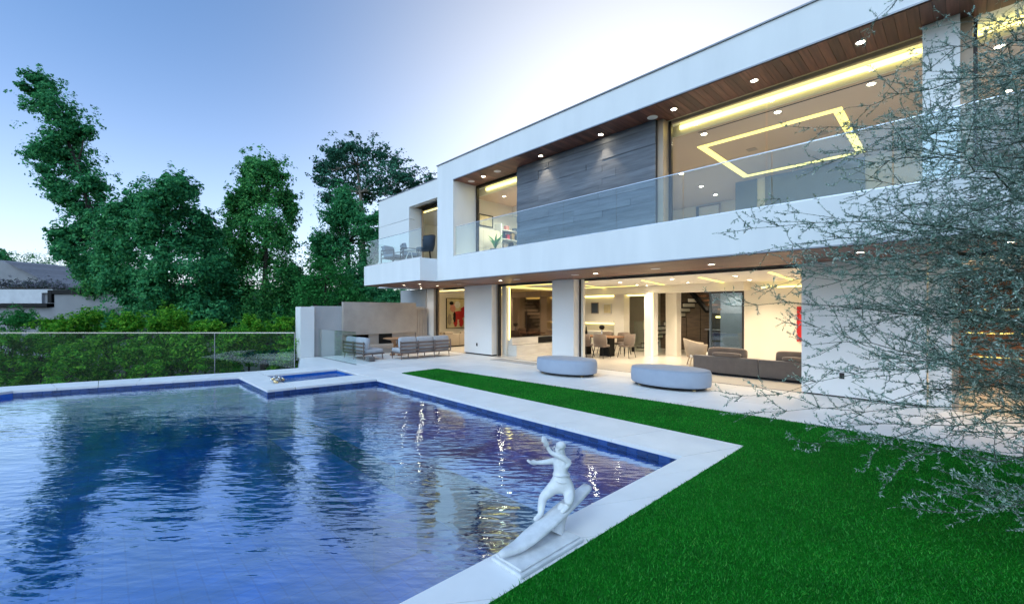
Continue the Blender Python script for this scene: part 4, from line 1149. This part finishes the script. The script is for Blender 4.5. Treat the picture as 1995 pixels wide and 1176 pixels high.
for n_, (u0, z0, rx, rz_, mt) in enumerate(((.45, 1.15, .20, .26, 'pink'), (.75, 1.3, .2, .2, 'whitefab'), (.85, .72, .36, .24, 'red'), (.62, .35, .13, .26, 'red'), (1.0, .35, .14, .28, 'red'), (.55, .62, .09, .3, 'black'), (.35, 1.38, .14, .1, 'black'), (1.25, 1.0, .28, .2, 'red'), (.22, .5, .12, .3, 'beigefab'), (1.6, .6, .3, .36, 'pink'), (2.0, 1.1, .3, .3, 'darkblue'))):
    Vp = [(rx * math.cos(i * .3142) * (1 + .18 * math.sin(i * 2.1 + u0 * 7)), rz_ * math.sin(i * .3142)) for i in range(20)]
    mm = MB(); mm.add([(u0 + a, -.023 - .002 * n_, z0 + c) for a, c in Vp] + [(u0 + a, -.0205, z0 + c) for a, c in Vp], [tuple(range(20))] + [(i, (i + 1) % 20, 20 + (i + 1) % 20, 20 + i) for i in range(20)])
    mm.obj('paint_shape', M[mt], pc, (0, 0, 0))
picture('dark framed landscape print over the lit niche shelf', -11.62, -11.22, 1.62, 2.12, 15.99, 'darkblue', 'taupe')
picture('pale framed print beside the dark one over the niche shelf', -10.98, -10.55, 1.62, 2.05, 15.99, 'canvas', 'whitefab')
picture('narrow glossy red panel picture on the cream wall of the living room', -3.62, -2.3, .78, 1.88, 15.89, 'red', 'red')
# console objects at the back
ct = empty('console_table', (-6.9, 18.2, 0), 'thin console table against the dark stair wall', 'table')
bx('table_top', ct, M['steel'], -7.5, -6.2, 18.3, 18.7, .95, .98)
bx('leg', ct, M['black'], -7.4, -7.36, 18.35, 18.65, 0, .949); bx('leg', ct, M['black'], -6.4, -6.36, 18.35, 18.65, 0, .949)
# furniture behind the upper left window
bs = empty('shelf_unit', (-12.35, 11.5, 3.58), 'open cream shelf with small objects behind the upper left window', 'shelf')
bx('upright', bs, M['whitefab'], -12.54, -12.15, 10.95, 11.0, 3.58, 5.1); bx('upright', bs, M['whitefab'], -12.54, -12.15, 12.1, 12.15, 3.58, 5.1)
for zz in (4.1, 4.5, 4.85): bx('shelf', bs, M['whitefab'], -12.54, -12.15, 11.001, 12.099, zz, zz + .03)
for (a, b, zz, mt) in ((11.1, .26, 4.53, 'black'), (11.35, .2, 4.53, 'red'), (11.6, .28, 4.53, 'gold'), (11.85, .2, 4.53, 'darkblue'), (11.2, .22, 4.13, 'taupe'), (11.55, .3, 4.13, 'black'), (11.3, .18, 4.88, 'pink'), (11.75, .14, 4.88, 'darkblue')):
    bx('ornament_box', bs, M[mt], -12.4, -12.25, a, a + .15, zz + .001, zz + b)
lampt = empty('floor_lamp', (-12.15, 10.62, 3.58), 'slim floor lamp with a lit drum shade behind the upper left window', 'lamp')
lathe('stand', lampt, M['steel'], [(0, 0), (.13, 0), (.13, .02), (.012, .03), (.012, 1.05)], (-12.15, 10.62, 3.58), 16)
lathe('shade', lampt, M['shade_lit'], [(.17, .85), (.20, .85), (.17, 1.15), (.14, 1.15)], (-12.15, 10.62, 3.58), 20)
pl_ = empty('picture', (-12.545, 10.15, 4.95), 'small dark-framed picture on the wall behind the upper left window', 'picture', rz=R(90), local=True)
bx('canvas', pl_, M['canvas'], .03, .67, -.02, 0, .03, .42)
for a in ((0, .029, 0, .45), (.671, .70, 0, .45), (.03, .67, 0, .029), (.03, .67, .421, .45)): bx('frame', pl_, M['black'], a[0], a[1], -.04, 0, a[2], a[3])
pp = empty('potted_plant', (-11.35, 9.95, 3.58), 'leafy plant in a dark pot just inside the upper left window', 'plant')
lathe('pot', pp, M['black'], [(0, 0), (.16, 0), (.2, .34), (.17, .34), (.15, .05)], (-11.35, 9.95, 3.58), 20)
m = MB()
for k_ in range(26):
    a = k_ * 2.4; L_ = random.uniform(.35, .75); tl = random.uniform(.25, .6)
    b0 = Vector((-11.35, 9.95, 3.90)); d0 = Vector((math.cos(a) * tl, math.sin(a) * tl * .8, 1)).normalized()
    sd0 = d0.cross(Vector((0, 0, 1))).normalized() * .035
    mid = b0 + d0 * L_ * .6; tip = b0 + d0 * L_ + Vector((math.cos(a), math.sin(a), -.5)) * .12
    m.add([b0, mid - sd0, tip, mid + sd0], [(0, 1, 2, 3)])
m.obj('leaves', M['leaf_mid'], pp, (-11.35, 9.95, 3.9))

# ================================================================== VEGETATION
def leaf_quads(C, size, up=0.35, aspect=0.55, out=None):
    n = len(C)
    nrm = rng.normal(size=(n, 3)) * (0.55 if out is not None else 1.0)
    if out is not None: nrm += out * 1.0
    else: nrm[:, 2] = np.abs(nrm[:, 2])
    nrm[:, 2] += up
    nrm /= np.linalg.norm(nrm, axis=1)[:, None]
    r_ = rng.normal(size=(n, 3)); a = np.cross(nrm, r_); a /= np.linalg.norm(a, axis=1)[:, None]; b = np.cross(nrm, a)
    s = size * rng.uniform(.55, 1.3, n)[:, None]
    a = a * s * .5; b = b * s * .5 * aspect
    fold = nrm * s * .10
    V = np.stack([C - a, C + b + fold, C + a, C - b + fold], 1).reshape(-1, 3)
    return V, np.arange(n)[:, None] * 4 + np.array([0, 1, 2, 3])[None]

def clump_points(cl, per, sig=0.30, sub=15):
    out, od = [], []
    for (c, r3) in cl:
        c = np.array(c); r3 = np.array(r3, float)
        k = max(3, per // sub)
        d = rng.normal(size=(k, 3)); d /= np.linalg.norm(d, axis=1)[:, None]
        rad = rng.uniform(.10, 1.30, (k, 1)) ** .75; far = rng.random((k, 1)) < .10; rad[far] = rng.uniform(1.2, 1.75, far.sum())
        d[far[:, 0], 2] = np.abs(d[far[:, 0], 2]) + .4
        sc = c + d * r3 * rad
        p = np.repeat(sc, sub, 0) + rng.normal(size=(k * sub, 3)) * np.maximum(r3 * sig * .8, .05) * rng.uniform(.5, 1.0, (k * sub, 1))
        out.append(p)
        dd = np.repeat(sc, sub, 0) * .45 + c * .55; dd = (p - dd) / r3; dd /= np.linalg.norm(dd, axis=1)[:, None] + 1e-6; od.append(dd)
    return np.concatenate(out), np.concatenate(od)

def tree(name, label, cat, base, trunk, clumps, per, leaf, mat, group=None, bark='bark', limb_r=0.05, sig=.26, up=.35, aspect=.55, parts=('trunk', 'crown'), fill=False):
    """trunk: list of (point, radius); clumps: list of (centre, radii)"""
    t = empty(name, base, label, cat, group)
    m = MB(); m.tube([p for p, r_ in trunk], [r_ for p, r_ in trunk], 8)
    tp = [Vector(p) for p, r_ in trunk]
    for i, (c, r3) in enumerate(clumps):                       # a limb out to each clump
        if len(clumps) > 26 and i % 2: continue
        c = Vector(c)
        q = min(tp[len(tp) // 3:] if len(tp) > 2 else tp, key=lambda z_: (z_ - c).length + max(0, (z_.z - c.z)) * 1.2)
        mid = q.lerp(c, .5) + Vector((random.uniform(-.2, .2), random.uniform(-.2, .2), -.08 * (c - q).length))
        m.tube([q, mid, c], [limb_r * 1.6, limb_r, limb_r * .3], 5)
    m.obj(parts[0], M[bark], t, base, True)
    ex = []
    if fill:                                                   # body of the crown: clumps between neighbours
        for c, r3 in clumps:
            near = sorted(clumps, key=lambda z_: (Vector(z_[0]) - Vector(c)).length)[1:4]
            for c2, r2 in near[:2]:
                m2 = Vector(c).lerp(Vector(c2), .5) - FW * random.uniform(-.3, 1.0) * r3[0]
                ex.append((tuple(m2), tuple(.6 * q for q in r3)))
    C, OD = clump_points(list(clumps) + ex, per, sig)
    V, Fc = leaf_quads(C - np.array(base), leaf, up, aspect, OD)
    ob(parts[1], mesh_np(parts[1], V, Fc), M[mat], t, base)
    return t

def cl(u, v, r, w, dj=1.0, ry=0.8):
    """clump from photo pixel centre and pixel radius, at depth w (jittered)"""
    w2 = w + random.uniform(-dj, dj)
    p = at(u, v, w2); rr = .97 * r * w / FPX
    return (tuple(p), (rr, rr, rr * ry))

# 1 tall leaning tree at the left
w = 31
pts = [(62, 150, 14), (95, 165, 18), (60, 205, 20), (100, 205, 30), (140, 225, 24), (125, 250, 30), (165, 255, 18), (100, 285, 30), (62, 302, 20), (150, 290, 30), (130, 320, 28), (165, 330, 26), (95, 352, 24), (120, 370, 26), (165, 365, 32), (195, 360, 20), (150, 410, 30), (190, 410, 28), (135, 445, 22), (170, 455, 34), (205, 450, 26), (150, 485, 24), (185, 500, 32), (130, 475, 20), (125, 490, 16), (180, 535, 26), (200, 560, 24), (155, 520, 20)]
tree('leaning_tree', 'tall narrow tree leaning left against the sky above the grey neighbouring house', 'tree', tuple(at(235, 690, w)), [(at(235, 690, w), .3), (at(215, 560, w), .24), (at(185, 440, w), .18), (at(150, 320, w), .12), (at(110, 220, w), .07), (at(80, 165, w), .03)],
     [cl(*p, w, 1.2, .85) for p in pts], 640, .22, 'leaf_dark', 'trees beyond the pool', fill=True)
# 2 big dark bushy tree
w = 26
pts = [(335, 352, 16), (322, 375, 22), (350, 378, 22), (375, 372, 14), (285, 385, 20), (262, 405, 26), (300, 415, 34), (345, 415, 36), (235, 420, 26), (385, 425, 24), (225, 455, 34), (275, 460, 40), (325, 465, 40), (375, 470, 38), (410, 460, 22), (215, 500, 34), (260, 510, 40), (315, 520, 42), (370, 525, 42), (415, 510, 34), (215, 545, 30), (255, 560, 36), (305, 570, 42), (360, 580, 42), (410, 570, 40), (270, 600, 30), (320, 615, 34), (375, 625, 36), (425, 615, 34), (430, 540, 30)]
tree('bushy_tree', 'broad dense dark green tree in the middle of the row behind the hedge', 'tree', tuple(at(325, 720, w)), [(at(325, 720, w), .32), (at(322, 600, w), .26), (at(318, 500, w), .18), (at(328, 420, w), .09), (at(335, 360, w), .03)],
     [cl(*p, w, 1.6, .85) for p in pts], 900, .21, 'leaf_dark', 'trees beyond the pool', fill=True)
# 3 pointed airy tree
w = 29
pts = [(485, 318, 14), (502, 335, 20), (528, 325, 18), (545, 345, 18), (520, 355, 26), (478, 355, 16), (465, 380, 16), (495, 385, 22), (530, 385, 28), (562, 385, 18), (572, 405, 12), (455, 415, 18), (490, 420, 22), (530, 425, 32), (565, 430, 18), (445, 450, 20), (480, 460, 24), (525, 465, 36), (562, 470, 22), (455, 490, 22), (500, 500, 34), (545, 505, 34), (470, 540, 34), (520, 550, 40), (560, 545, 28), (470, 590, 36), (520, 600, 40), (565, 590, 30), (490, 630, 34), (550, 630, 34)]
tree('airy_tree', 'upright tree with ragged pointed top between the bushy tree and the pine', 'tree', tuple(at(515, 720, w)), [(at(515, 720, w), .26), (at(515, 600, w), .2), (at(518, 480, w), .13), (at(522, 390, w), .07), (at(515, 325, w), .025)],
     [cl(*p, w, 1.4, 1.1) for p in pts], 620, .20, 'leaf_mid', 'trees beyond the pool', fill=True)
# 4 pine with rounded top
w = 42
pts = [(680, 288, 16), (650, 300, 22), (705, 295, 22), (740, 300, 24), (770, 315, 24), (795, 345, 20), (812, 362, 14), (635, 325, 18), (665, 325, 30), (705, 325, 34), (745, 335, 32), (780, 345, 22), (625, 350, 16), (650, 355, 28), (690, 355, 30), (730, 360, 26), (768, 372, 22), (640, 385, 18), (670, 385, 20), (715, 385, 16), (790, 385, 14), (755, 395, 14), (655, 302, 16), (622, 330, 10)]
pine = tree('pine_tree', 'tall pine with rounded needle crown behind the white balcony', 'tree', tuple(at(705, 640, w)), [(at(705, 640, w), .4), (at(706, 500, w), .32), (at(706, 430, w), .24), (at(702, 375, w), .16), (at(695, 320, w), .07)],
     [cl(*p, w, 2.0, .7) for p in pts], 620, .30, 'leaf_pine', 'trees beyond the pool', 'paleBark', .07, .28)
# 5 conifer below the pine
w = 36
pts = [(670, 375, 16), (665, 400, 24), (690, 410, 24), (645, 425, 22), (670, 435, 32), (705, 440, 24), (650, 465, 34), (690, 475, 36), (725, 470, 22), (625, 490, 20), (655, 505, 38), (700, 515, 40), (735, 505, 24), (640, 545, 30), (680, 555, 36), (720, 560, 34), (700, 595, 34), (660, 590, 28), (745, 580, 30), (770, 600, 24), (620, 470, 10), (740, 420, 16), (755, 445, 14)]
tree('conifer', 'dense dark conical conifer in front of the pine', 'tree', tuple(at(680, 650, w)), [(at(680, 650, w), .3), (at(680, 560, w), .24), (at(677, 470, w), .15), (at(672, 380, w), .04)],
     [cl(*p, w, 1.5, .8) for p in pts], 780, .23, 'leaf_dark', 'trees beyond the pool', fill=True)
# 6 light green tree by the fireplace wall
w = 27
pts = [(618, 515, 18), (645, 525, 24), (605, 545, 24), (635, 560, 30), (665, 550, 26), (600, 580, 28), (640, 590, 30), (680, 575, 24), (700, 590, 22), (585, 610, 26), (630, 620, 30)]
tree('small_tree', 'small fresh green tree just above the fireplace wall', 'tree', tuple(at(632, 700, w)), [(at(632, 700, w), .12), (at(632, 600, w), .08), (at(635, 540, w), .03)], [cl(*p, w, 1.0, .85) for p in pts], 620, .18, 'leaf_spring', 'trees beyond the pool')
# 7 treetop over the roof
w = 45
tree('treetop', 'tip of a tree just showing over the white roof end', 'tree', tuple(at(838, 620, w)), [(at(838, 620, w), .2), (at(838, 400, w), .1), (at(838, 345, w), .03)], [cl(838, 348, 12, w, .5), cl(845, 362, 14, w, .5), cl(830, 365, 12, w, .5), cl(838, 390, 20, w)], 300, .28, 'leaf_pine', 'trees beyond the pool')
# 8 far-left trees
w = 60
tree('far_tree', 'small dark treetop at the far left edge above the shingle roof', 'tree', tuple(at(2, 590, w)), [(at(2, 590, w), .2), (at(2, 500, w), .06)], [cl(2, 497, 14, w), cl(-20, 500, 20, w), cl(12, 503, 8, w), cl(0, 515, 18, w)], 400, .35, 'leaf_dark', 'trees beyond the pool')
# darker fill trees behind the row, low
w = 34
for k_, (u, v, r_, lb) in enumerate(((590, 565, 50, 'low dark shrub mass between the airy tree and the conifer'), (770, 585, 34, 'dark shrub under the white balcony beside the house wall'), (440, 610, 60, 'dark undergrowth low behind the glass rail in the middle'), (250, 640, 50, 'dark undergrowth in front of the grey neighbouring wall'), (560, 650, 50, 'dark undergrowth beside the white end post'))):
    cls = [cl(u + random.uniform(-r_, r_), v + random.uniform(-r_ * .5, r_), r_ * .55, w - 4 * (k_ > 1), 1.0) for _ in range(9)]
    tree('undergrowth_shrub', lb, 'shrub', tuple(at(u, v + 110, w - 4 * (k_ > 1))), [(at(u, v + 110, w - 4 * (k_ > 1)), .1), (at(u, v, w - 4 * (k_ > 1)), .03)], cls, 700, .22, 'leaf_dark', 'dark undergrowth', parts=('stem', 'foliage'))

w = 31
for lb, pts, mt in (('dense green tree filling the gap between the bushy and the airy tree', [(430, 470, 28), (415, 500, 30), (450, 520, 34), (425, 545, 36), (460, 565, 36), (430, 590, 40), (470, 610, 40), (445, 640, 38), (405, 445, 18)], 'leaf_dark'),
                    ('low green tree between the airy tree and the conifer', [(575, 530, 22), (590, 555, 28), (570, 575, 30), (600, 590, 30), (580, 615, 34), (610, 560, 20), (560, 640, 34), (600, 640, 34)], 'leaf_mid'),
                    ('leafy tree low at the foot of the leaning tree', [(215, 500, 26), (200, 530, 26), (235, 540, 30), (215, 570, 30), (245, 590, 30), (225, 610, 28), (180, 560, 22)], 'leaf_mid')):
    u0 = sum(p[0] for p in pts) / len(pts)
    tree('filler_tree', lb, 'tree', tuple(at(u0, 720, w)), [(at(u0, 720, w), .2), (at(u0, 600, w), .14), (at(u0, 520, w), .05)], [cl(*p, w, 1.2, .9) for p in pts], 700, .21, mt, 'trees beyond the pool', fill=True)
# clipped hedge slope far left
w = 70
tree('clipped_hedge', 'smooth clipped green hedge on the rise behind the shingle roof', 'hedge', tuple(at(70, 560, w)), [(at(70, 560, w), .1), (at(70, 530, w), .05)],
     [(tuple(at(u, 512 + (u - 20) * .10 + 16, w)), (2.4, 2.4, 1.5)) for u in range(5, 130, 12)], 1500, .30, 'leaf_spring', parts=('stem', 'foliage'))

# hedge shrubs behind the glass rail
hs_ = [(18, 705, 46, 14.2, 'leftmost yellow-green hedge shrub, low behind the glass rail'), (80, 700, 44, 15.0, 'low yellow-green hedge shrub, second from the left edge'), (120, 672, 46, 15.8, 'yellow-green hedge shrub below the grey wall, third from the left'),
       (172, 652, 40, 16.5, 'tallest lime shrub standing before the dark window band of the grey wall'), (215, 700, 48, 14.8, 'lime hedge shrub filling the rail, fourth along the front'), (247, 655, 36, 16.5, 'bright lime shrub rising above the rail before the bushy tree'),
       (300, 672, 44, 15.6, 'lime shrub with loose shoots left of the rail middle'), (335, 650, 40, 16.4, 'pale lime shrub rising above the rail in the middle'), (365, 702, 46, 14.8, 'green hedge shrub low behind the rail middle'), (400, 668, 40, 16.0, 'green hedge shrub left of the rail joint'),
       (455, 690, 44, 15.2, 'green hedge shrub just right of the rail joint'), (485, 662, 38, 16.4, 'soft green shrub above the rail right of the joint'), (545, 668, 42, 16.4, 'green hedge shrub nearest the white end post'), (285, 725, 44, 14.2, 'dark lower hedge shrub close behind the rail foot'), (140, 728, 46, 14.0, 'dark lower hedge shrub near the left pool corner')]
for (u, v, r_, w, lb) in hs_:
    cls = [cl(u + random.uniform(-r_, r_) * .75, v + random.uniform(-r_, r_ * 1.3) * .8, r_ * .42, w, .5) for _ in range(12)] + [cl(u + random.uniform(-r_, r_) * .6, v - r_ * .9 + random.uniform(-6, 10), r_ * .2, w, .4) for _ in range(5)]
    tree('hedge_shrub', lb, 'shrub', tuple(at(u, v + 130, w)), [(at(u, v + 130, w), .06), (at(u, v, w), .02)], cls, 430, .115, 'leaf_lime', 'lime hedge behind the glass rail', limb_r=.012, up=.6, aspect=.42, parts=('stem', 'foliage'))
w = 17.5
tree('feathery_plant', 'pale blue-green feathery plant at the left edge above the rail', 'plant', tuple(at(30, 720, w)), [(at(30, 720, w), .05), (at(30, 620, w), .02)], [cl(20, 620, 20, w, .3), cl(45, 612, 16, w, .3), (tuple(at(5, 632, w)), (.5, .5, .4)), cl(55, 630, 16, w, .3), cl(30, 640, 24, w, .3)], 420, .10, 'leaf_spring', parts=('stem', 'foliage'))

# ---- neighbouring house at the far left
w = 30.0; S = w / FPX
nb = empty('neighbour_house', tuple(at(100, 605, w)), 'grey stucco neighbouring house with black roof trim and white parapet at the left', 'house', rz=YAW, local=True)
nb.location.z = 0
nx = lambda u: (u - 100) * S
nz = lambda v: CAMH + (CY - v) * S
def nbx(name, mat, u0, u1, y0, y1, v1, v0, **k): return bx(name, k.get('p', nb), M[mat], nx(u0), nx(u1), y0, y1, nz(v1), nz(v0))
nbx('wall', 'nwall', 106, 300, 0, 6, 700, 573)
nbx('roof_trim', 'black', 104, 304, -.12, 6.1, 572.5, 565)
nbx('roof_trim', 'black', 96, 103.5, -.12, 6.1, 590, 565)
nbx('roof_trim', 'black', -140, 95.5, -.15, 6.1, 598, 591)
nbx('wall', 'nwall', -140, 105.5, .1, 6, 700, 598.5)
nbx('window', 'black', 10, 202, -.02, .09, 634, 622)
nbx('parapet', 'nwhite', -140, 72, .3, 6, 590.5, 563)
nbx('parapet', 'nwhite', 72.5, 95, .25, 6, 570, 563)
nbx('parapet_return', 'nwall', 72.5, 95, .45, 6, 590.5, 570.5)
# shingled gable behind
gb = empty('shingle_roof', tuple(at(0, 560, 38)), 'weathered grey shingle gable roof behind the grey house', 'roof', rz=YAW, local=True)
S2 = 38 / FPX
V = [(-8, 0, -2), ((110 - 0) * S2, 0, -3 * S2), (0, 0, 50 * S2), (-8, 0, 90 * S2)]
gx = lambda u, v: (u * S2, (560 - v) * S2)
prof = [gx(-160, 565), gx(118, 560), gx(20, 516), gx(-5, 506), gx(-160, 506)]
mm = MB(); mm.add([(a, 0, b) for a, b in prof] + [(a, 5, b + .08) for a, b in prof], [tuple(range(5)), tuple(range(9, 4, -1))] + [(i, (i + 1) % 5, 5 + (i + 1) % 5, 5 + i) for i in range(5)])
mm.obj('gable', M['nwall'], gb)
for r_ in range(7):                                        # shingle courses down the right slope
    a0, b0 = gx(20 + 14 * r_, 512 + 6.9 * r_); a1, b1 = gx(20 + 14 * (r_ + 1), 512 + 6.9 * (r_ + 1))
    m = MB(); m.add([(a0 - .02, -.35, b0 + .10), (a1, -.35, b1 + .10), (a1, 5.2, b1 + .20), (a0 - .02, 5.2, b0 + .20), (a0, -.35, b0 + .02), (a1, -.35, b1 + .0), (a1, 5.2, b1 + .09), (a0, 5.2, b0 + .09)], BOXF); m.obj('shingle_course', M['shingle'], gb)
w = 36
tree('flowering_shrub', 'mauve flowering shrub along the white parapet of the grey house', 'shrub', tuple(at(60, 600, w)), [(at(60, 600, w), .05), (at(60, 560, w), .02)], [cl(u, 556 + random.uniform(-5, 3), 11, w, .5, .7) for u in range(-20, 125, 12)], 260, .14, 'purple', parts=('stem', 'foliage'))
wbh = empty('white_house', tuple(at(155, 560, 55)), 'distant white house with teal window under the leaning tree', 'house', rz=YAW, local=True)
S3 = 55 / FPX
bx('wall', wbh, M['nwhite'], -30 * S3, 30 * S3, 0, 6, -20 * S3, 30 * S3)
bx('roof', wbh, M['whitefab'], -34 * S3, 34 * S3, -.5, 6.5, 30 * S3, 36 * S3)
wi = bx('window', wbh, M['bluegrey'], -12 * S3, 22 * S3, -.05, -.002, 4 * S3, 16 * S3)
bx('mullion', wi, M['whitefab'], 4 * S3, 6 * S3, -.09, -.051, 4 * S3, 16 * S3)

# ---- the fine-twigged silver shrub tree at the right (trunk outside the frame)
def silver_tree():
    rr = random.Random(5)
    base = Vector((1.75, 4.7, 0.0))
    t = empty('silver_tree', tuple(base), 'fine-twigged silvery green shrub tree reaching in from the right edge', 'tree')
    tw, lc = MB(), []
    ld = []
    stems = []
    for k_ in range(5):
        a = k_ * 1.3 + .3
        top = base + Vector((-.5 * math.cos(a) - .25, .8 * math.sin(a), 3.1 + .9 * rr.random()))
        mid = base.lerp(top, .45) + Vector((-.1, rr.uniform(-.1, .1), .1))
        pts = [base + Vector((.08 * math.cos(a), .08 * math.sin(a), 0)), base.lerp(mid, .5) + Vector((rr.uniform(-.05, .05), rr.uniform(-.05, .05), 0)), mid, mid.lerp(top, .5) + Vector((rr.uniform(-.1, .1), rr.uniform(-.1, .1), 0)), top]
        stems.append(pts)
    trunk = MB()
    for pts in stems: trunk.tube(pts, [.06, .05, .042, .03, .015], 7)
    trunk.obj('trunk', M['twig'], t, tuple(base), True)
    def leaf_at(p, d, s):
        lc.append((p, d, s))
    def twig(p, d, L, r0, level):
        n = max(3, int(L / (.05 if level == 1 else .022)))
        pts = [p]; dd = d.copy()
        for i in range(n):
            dd = (dd + Vector((rr.gauss(0, .09), rr.gauss(0, .09), rr.gauss(0.005, .08)))).normalized()
            pts.append(pts[-1] + dd * (L / n))
        tw.tube(pts, [r0 * (1 - .75 * i / n) for i in range(n + 1)], 4 if level == 0 else 3)
        return pts
    def dress(pts, dens, smin, smax):
        for a, b_ in zip(pts[:-1], pts[1:]):
            d = b_ - a; k = d.length * dens; k = int(k) + (rr.random() < k - int(k)); dn = d.normalized()
            for _ in range(k):
                dl = (dn * .8 + Vector((rr.gauss(0, .55), rr.gauss(0, .55), rr.gauss(.1, .5)))).normalized()
                leaf_at(a.lerp(b_, rr.random()), dl, rr.uniform(smin, smax))
    def spur(q, d2, L3):
        dress(twig(q, d2, L3, .0015, 2), 190, .012, .026)
    def branch(p0, tip, thick):
        d = tip - p0; L = d.length; n = 14
        sag = rr.uniform(-.08, .20) * L
        pts = []
        ax = Vector((rr.gauss(0, .045), rr.gauss(0, .045), rr.gauss(0, .035))) * L
        for i in range(n + 1):
            s_ = i / n
            p = p0.lerp(tip, s_) + Vector((0, 0, sag * math.sin(math.pi * s_))) + ax * math.sin(math.pi * s_ * 1.5) + Vector((rr.gauss(0, .02), rr.gauss(0, .02), rr.gauss(0, .02)))
            pts.append(p)
        tw.tube(pts, [thick * (1 - .82 * i / n) for i in range(n + 1)], 5)
        for i in range(2, n + 1):
            d1 = (pts[i] - pts[i - 1]).normalized()
            for _ in range(2):
                side = Vector((rr.gauss(0, .42), rr.gauss(0, .42), rr.gauss(.06, .40)))
                d2 = (d1 * .8 + side).normalized()
                L2 = rr.uniform(.16, .50) * (1.15 - .5 * i / n)
                q = twig(pts[i], d2, L2, .0032, 1)
                dress(q, 110, .010, .022)
                for j in range(1, len(q)):
                    if rr.random() < .50:
                        spur(q[j], (d2 * .6 + Vector((rr.gauss(0, .6), rr.gauss(0, .6), rr.gauss(.12, .6)))).normalized(), rr.uniform(.04, .13))
            if i > 3: dress(pts[i - 1:i + 1], 60, .010, .02)
            if rr.random() < .9: spur(pts[i], (d1 * .5 + Vector((rr.gauss(0, .6), rr.gauss(0, .6), rr.gauss(.1, .6)))).normalized(), rr.uniform(.04, .13))
    # tips spread through the crown's volume: photo-side outline first, then the far side
    tips = []
    edge = [(1735, 30), (1790, 95), (1720, 190), (1570, 235), (1660, 300), (1545, 390), (1440, 445), (1505, 480), (1600, 520), (1450, 605), (1560, 640), (1490, 735), (1540, 800), (1640, 830), (1720, 850), (1560, 565), (1640, 440), (1620, 700), (1700, 760), (1800, 870)]
    for (u, v) in edge: tips.append(at(u, v, rr.uniform(3.1, 4.3)))
    while len(tips) < 64:
        u, v = rr.uniform(1560, 2100), rr.uniform(-120, 880)
        if u < 1560 + max(0, 330 - v) * .75: continue
        if v > 780 + (u - 1560) * .25: continue
        tips.append(at(u, v, rr.uniform(2.9, 5.0)))
    while len(tips) < 92:
        u, v = rr.uniform(1560, 1860), rr.uniform(230, 830)
        if u < 1560 + max(0, 400 - v) * .6: continue
        tips.append(at(u, v, rr.uniform(3.0, 4.8)))
    while len(tips) < 132:                                   # the heavier body of the crown, nearer its trunk
        u, v = rr.uniform(1690, 2150), rr.uniform(-150, 850)
        if u < 1690 + max(0, 300 - v) * .5: continue
        tips.append(at(u, v, rr.uniform(3.2, 5.2)))
    for k_ in range(16):
        a = rr.uniform(-1.2, 1.2); tips.append(base + Vector((2.0 * math.cos(a), 2.0 * math.sin(a), rr.uniform(.8, 4.2))))
    low = [(1815, 985), (1870, 965), (1930, 940), (1975, 1000)]
    for tip in tips:
        st_ = rr.choice(stems); cand = [p for p in st_[1:]]
        q = min(cand, key=lambda z_: abs(z_.z - (tip.z * .75)))
        branch(q, tip, rr.uniform(.006, .011))
    for (u, v) in low: branch(stems[0][1] + Vector((0, 0, rr.uniform(-.2, .1))), at(u, v, rr.uniform(2.6, 3.0)), .008)
    tw.obj('branches', M['twig'], t, tuple(base))
    n = len(lc); b = np.array(base)
    P_ = np.array([tuple(a) for a, _, _ in lc]) - b; Dn = np.array([tuple(a) for _, a, _ in lc]); Sz = np.array([s for _, _, s in lc])[:, None]
    sd_ = np.cross(Dn, rng.normal(size=(n, 3))); sd_ /= np.linalg.norm(sd_, axis=1)[:, None]
    V = np.stack([P_, P_ + Dn * Sz * .55 + sd_ * Sz * .20, P_ + Dn * Sz * 1.25, P_ + Dn * Sz * .55 - sd_ * Sz * .20], 1).reshape(-1, 3)
    ob('foliage', mesh_np('foliage', V, np.arange(n)[:, None] * 4 + np.array([0, 1, 2, 3])[None]), M['leaf_silver'], t, tuple(base))
    import sys as _s; _s.stderr.write('LEAVES %d %d\n' % (n, len(tw.f)))
silver_tree()
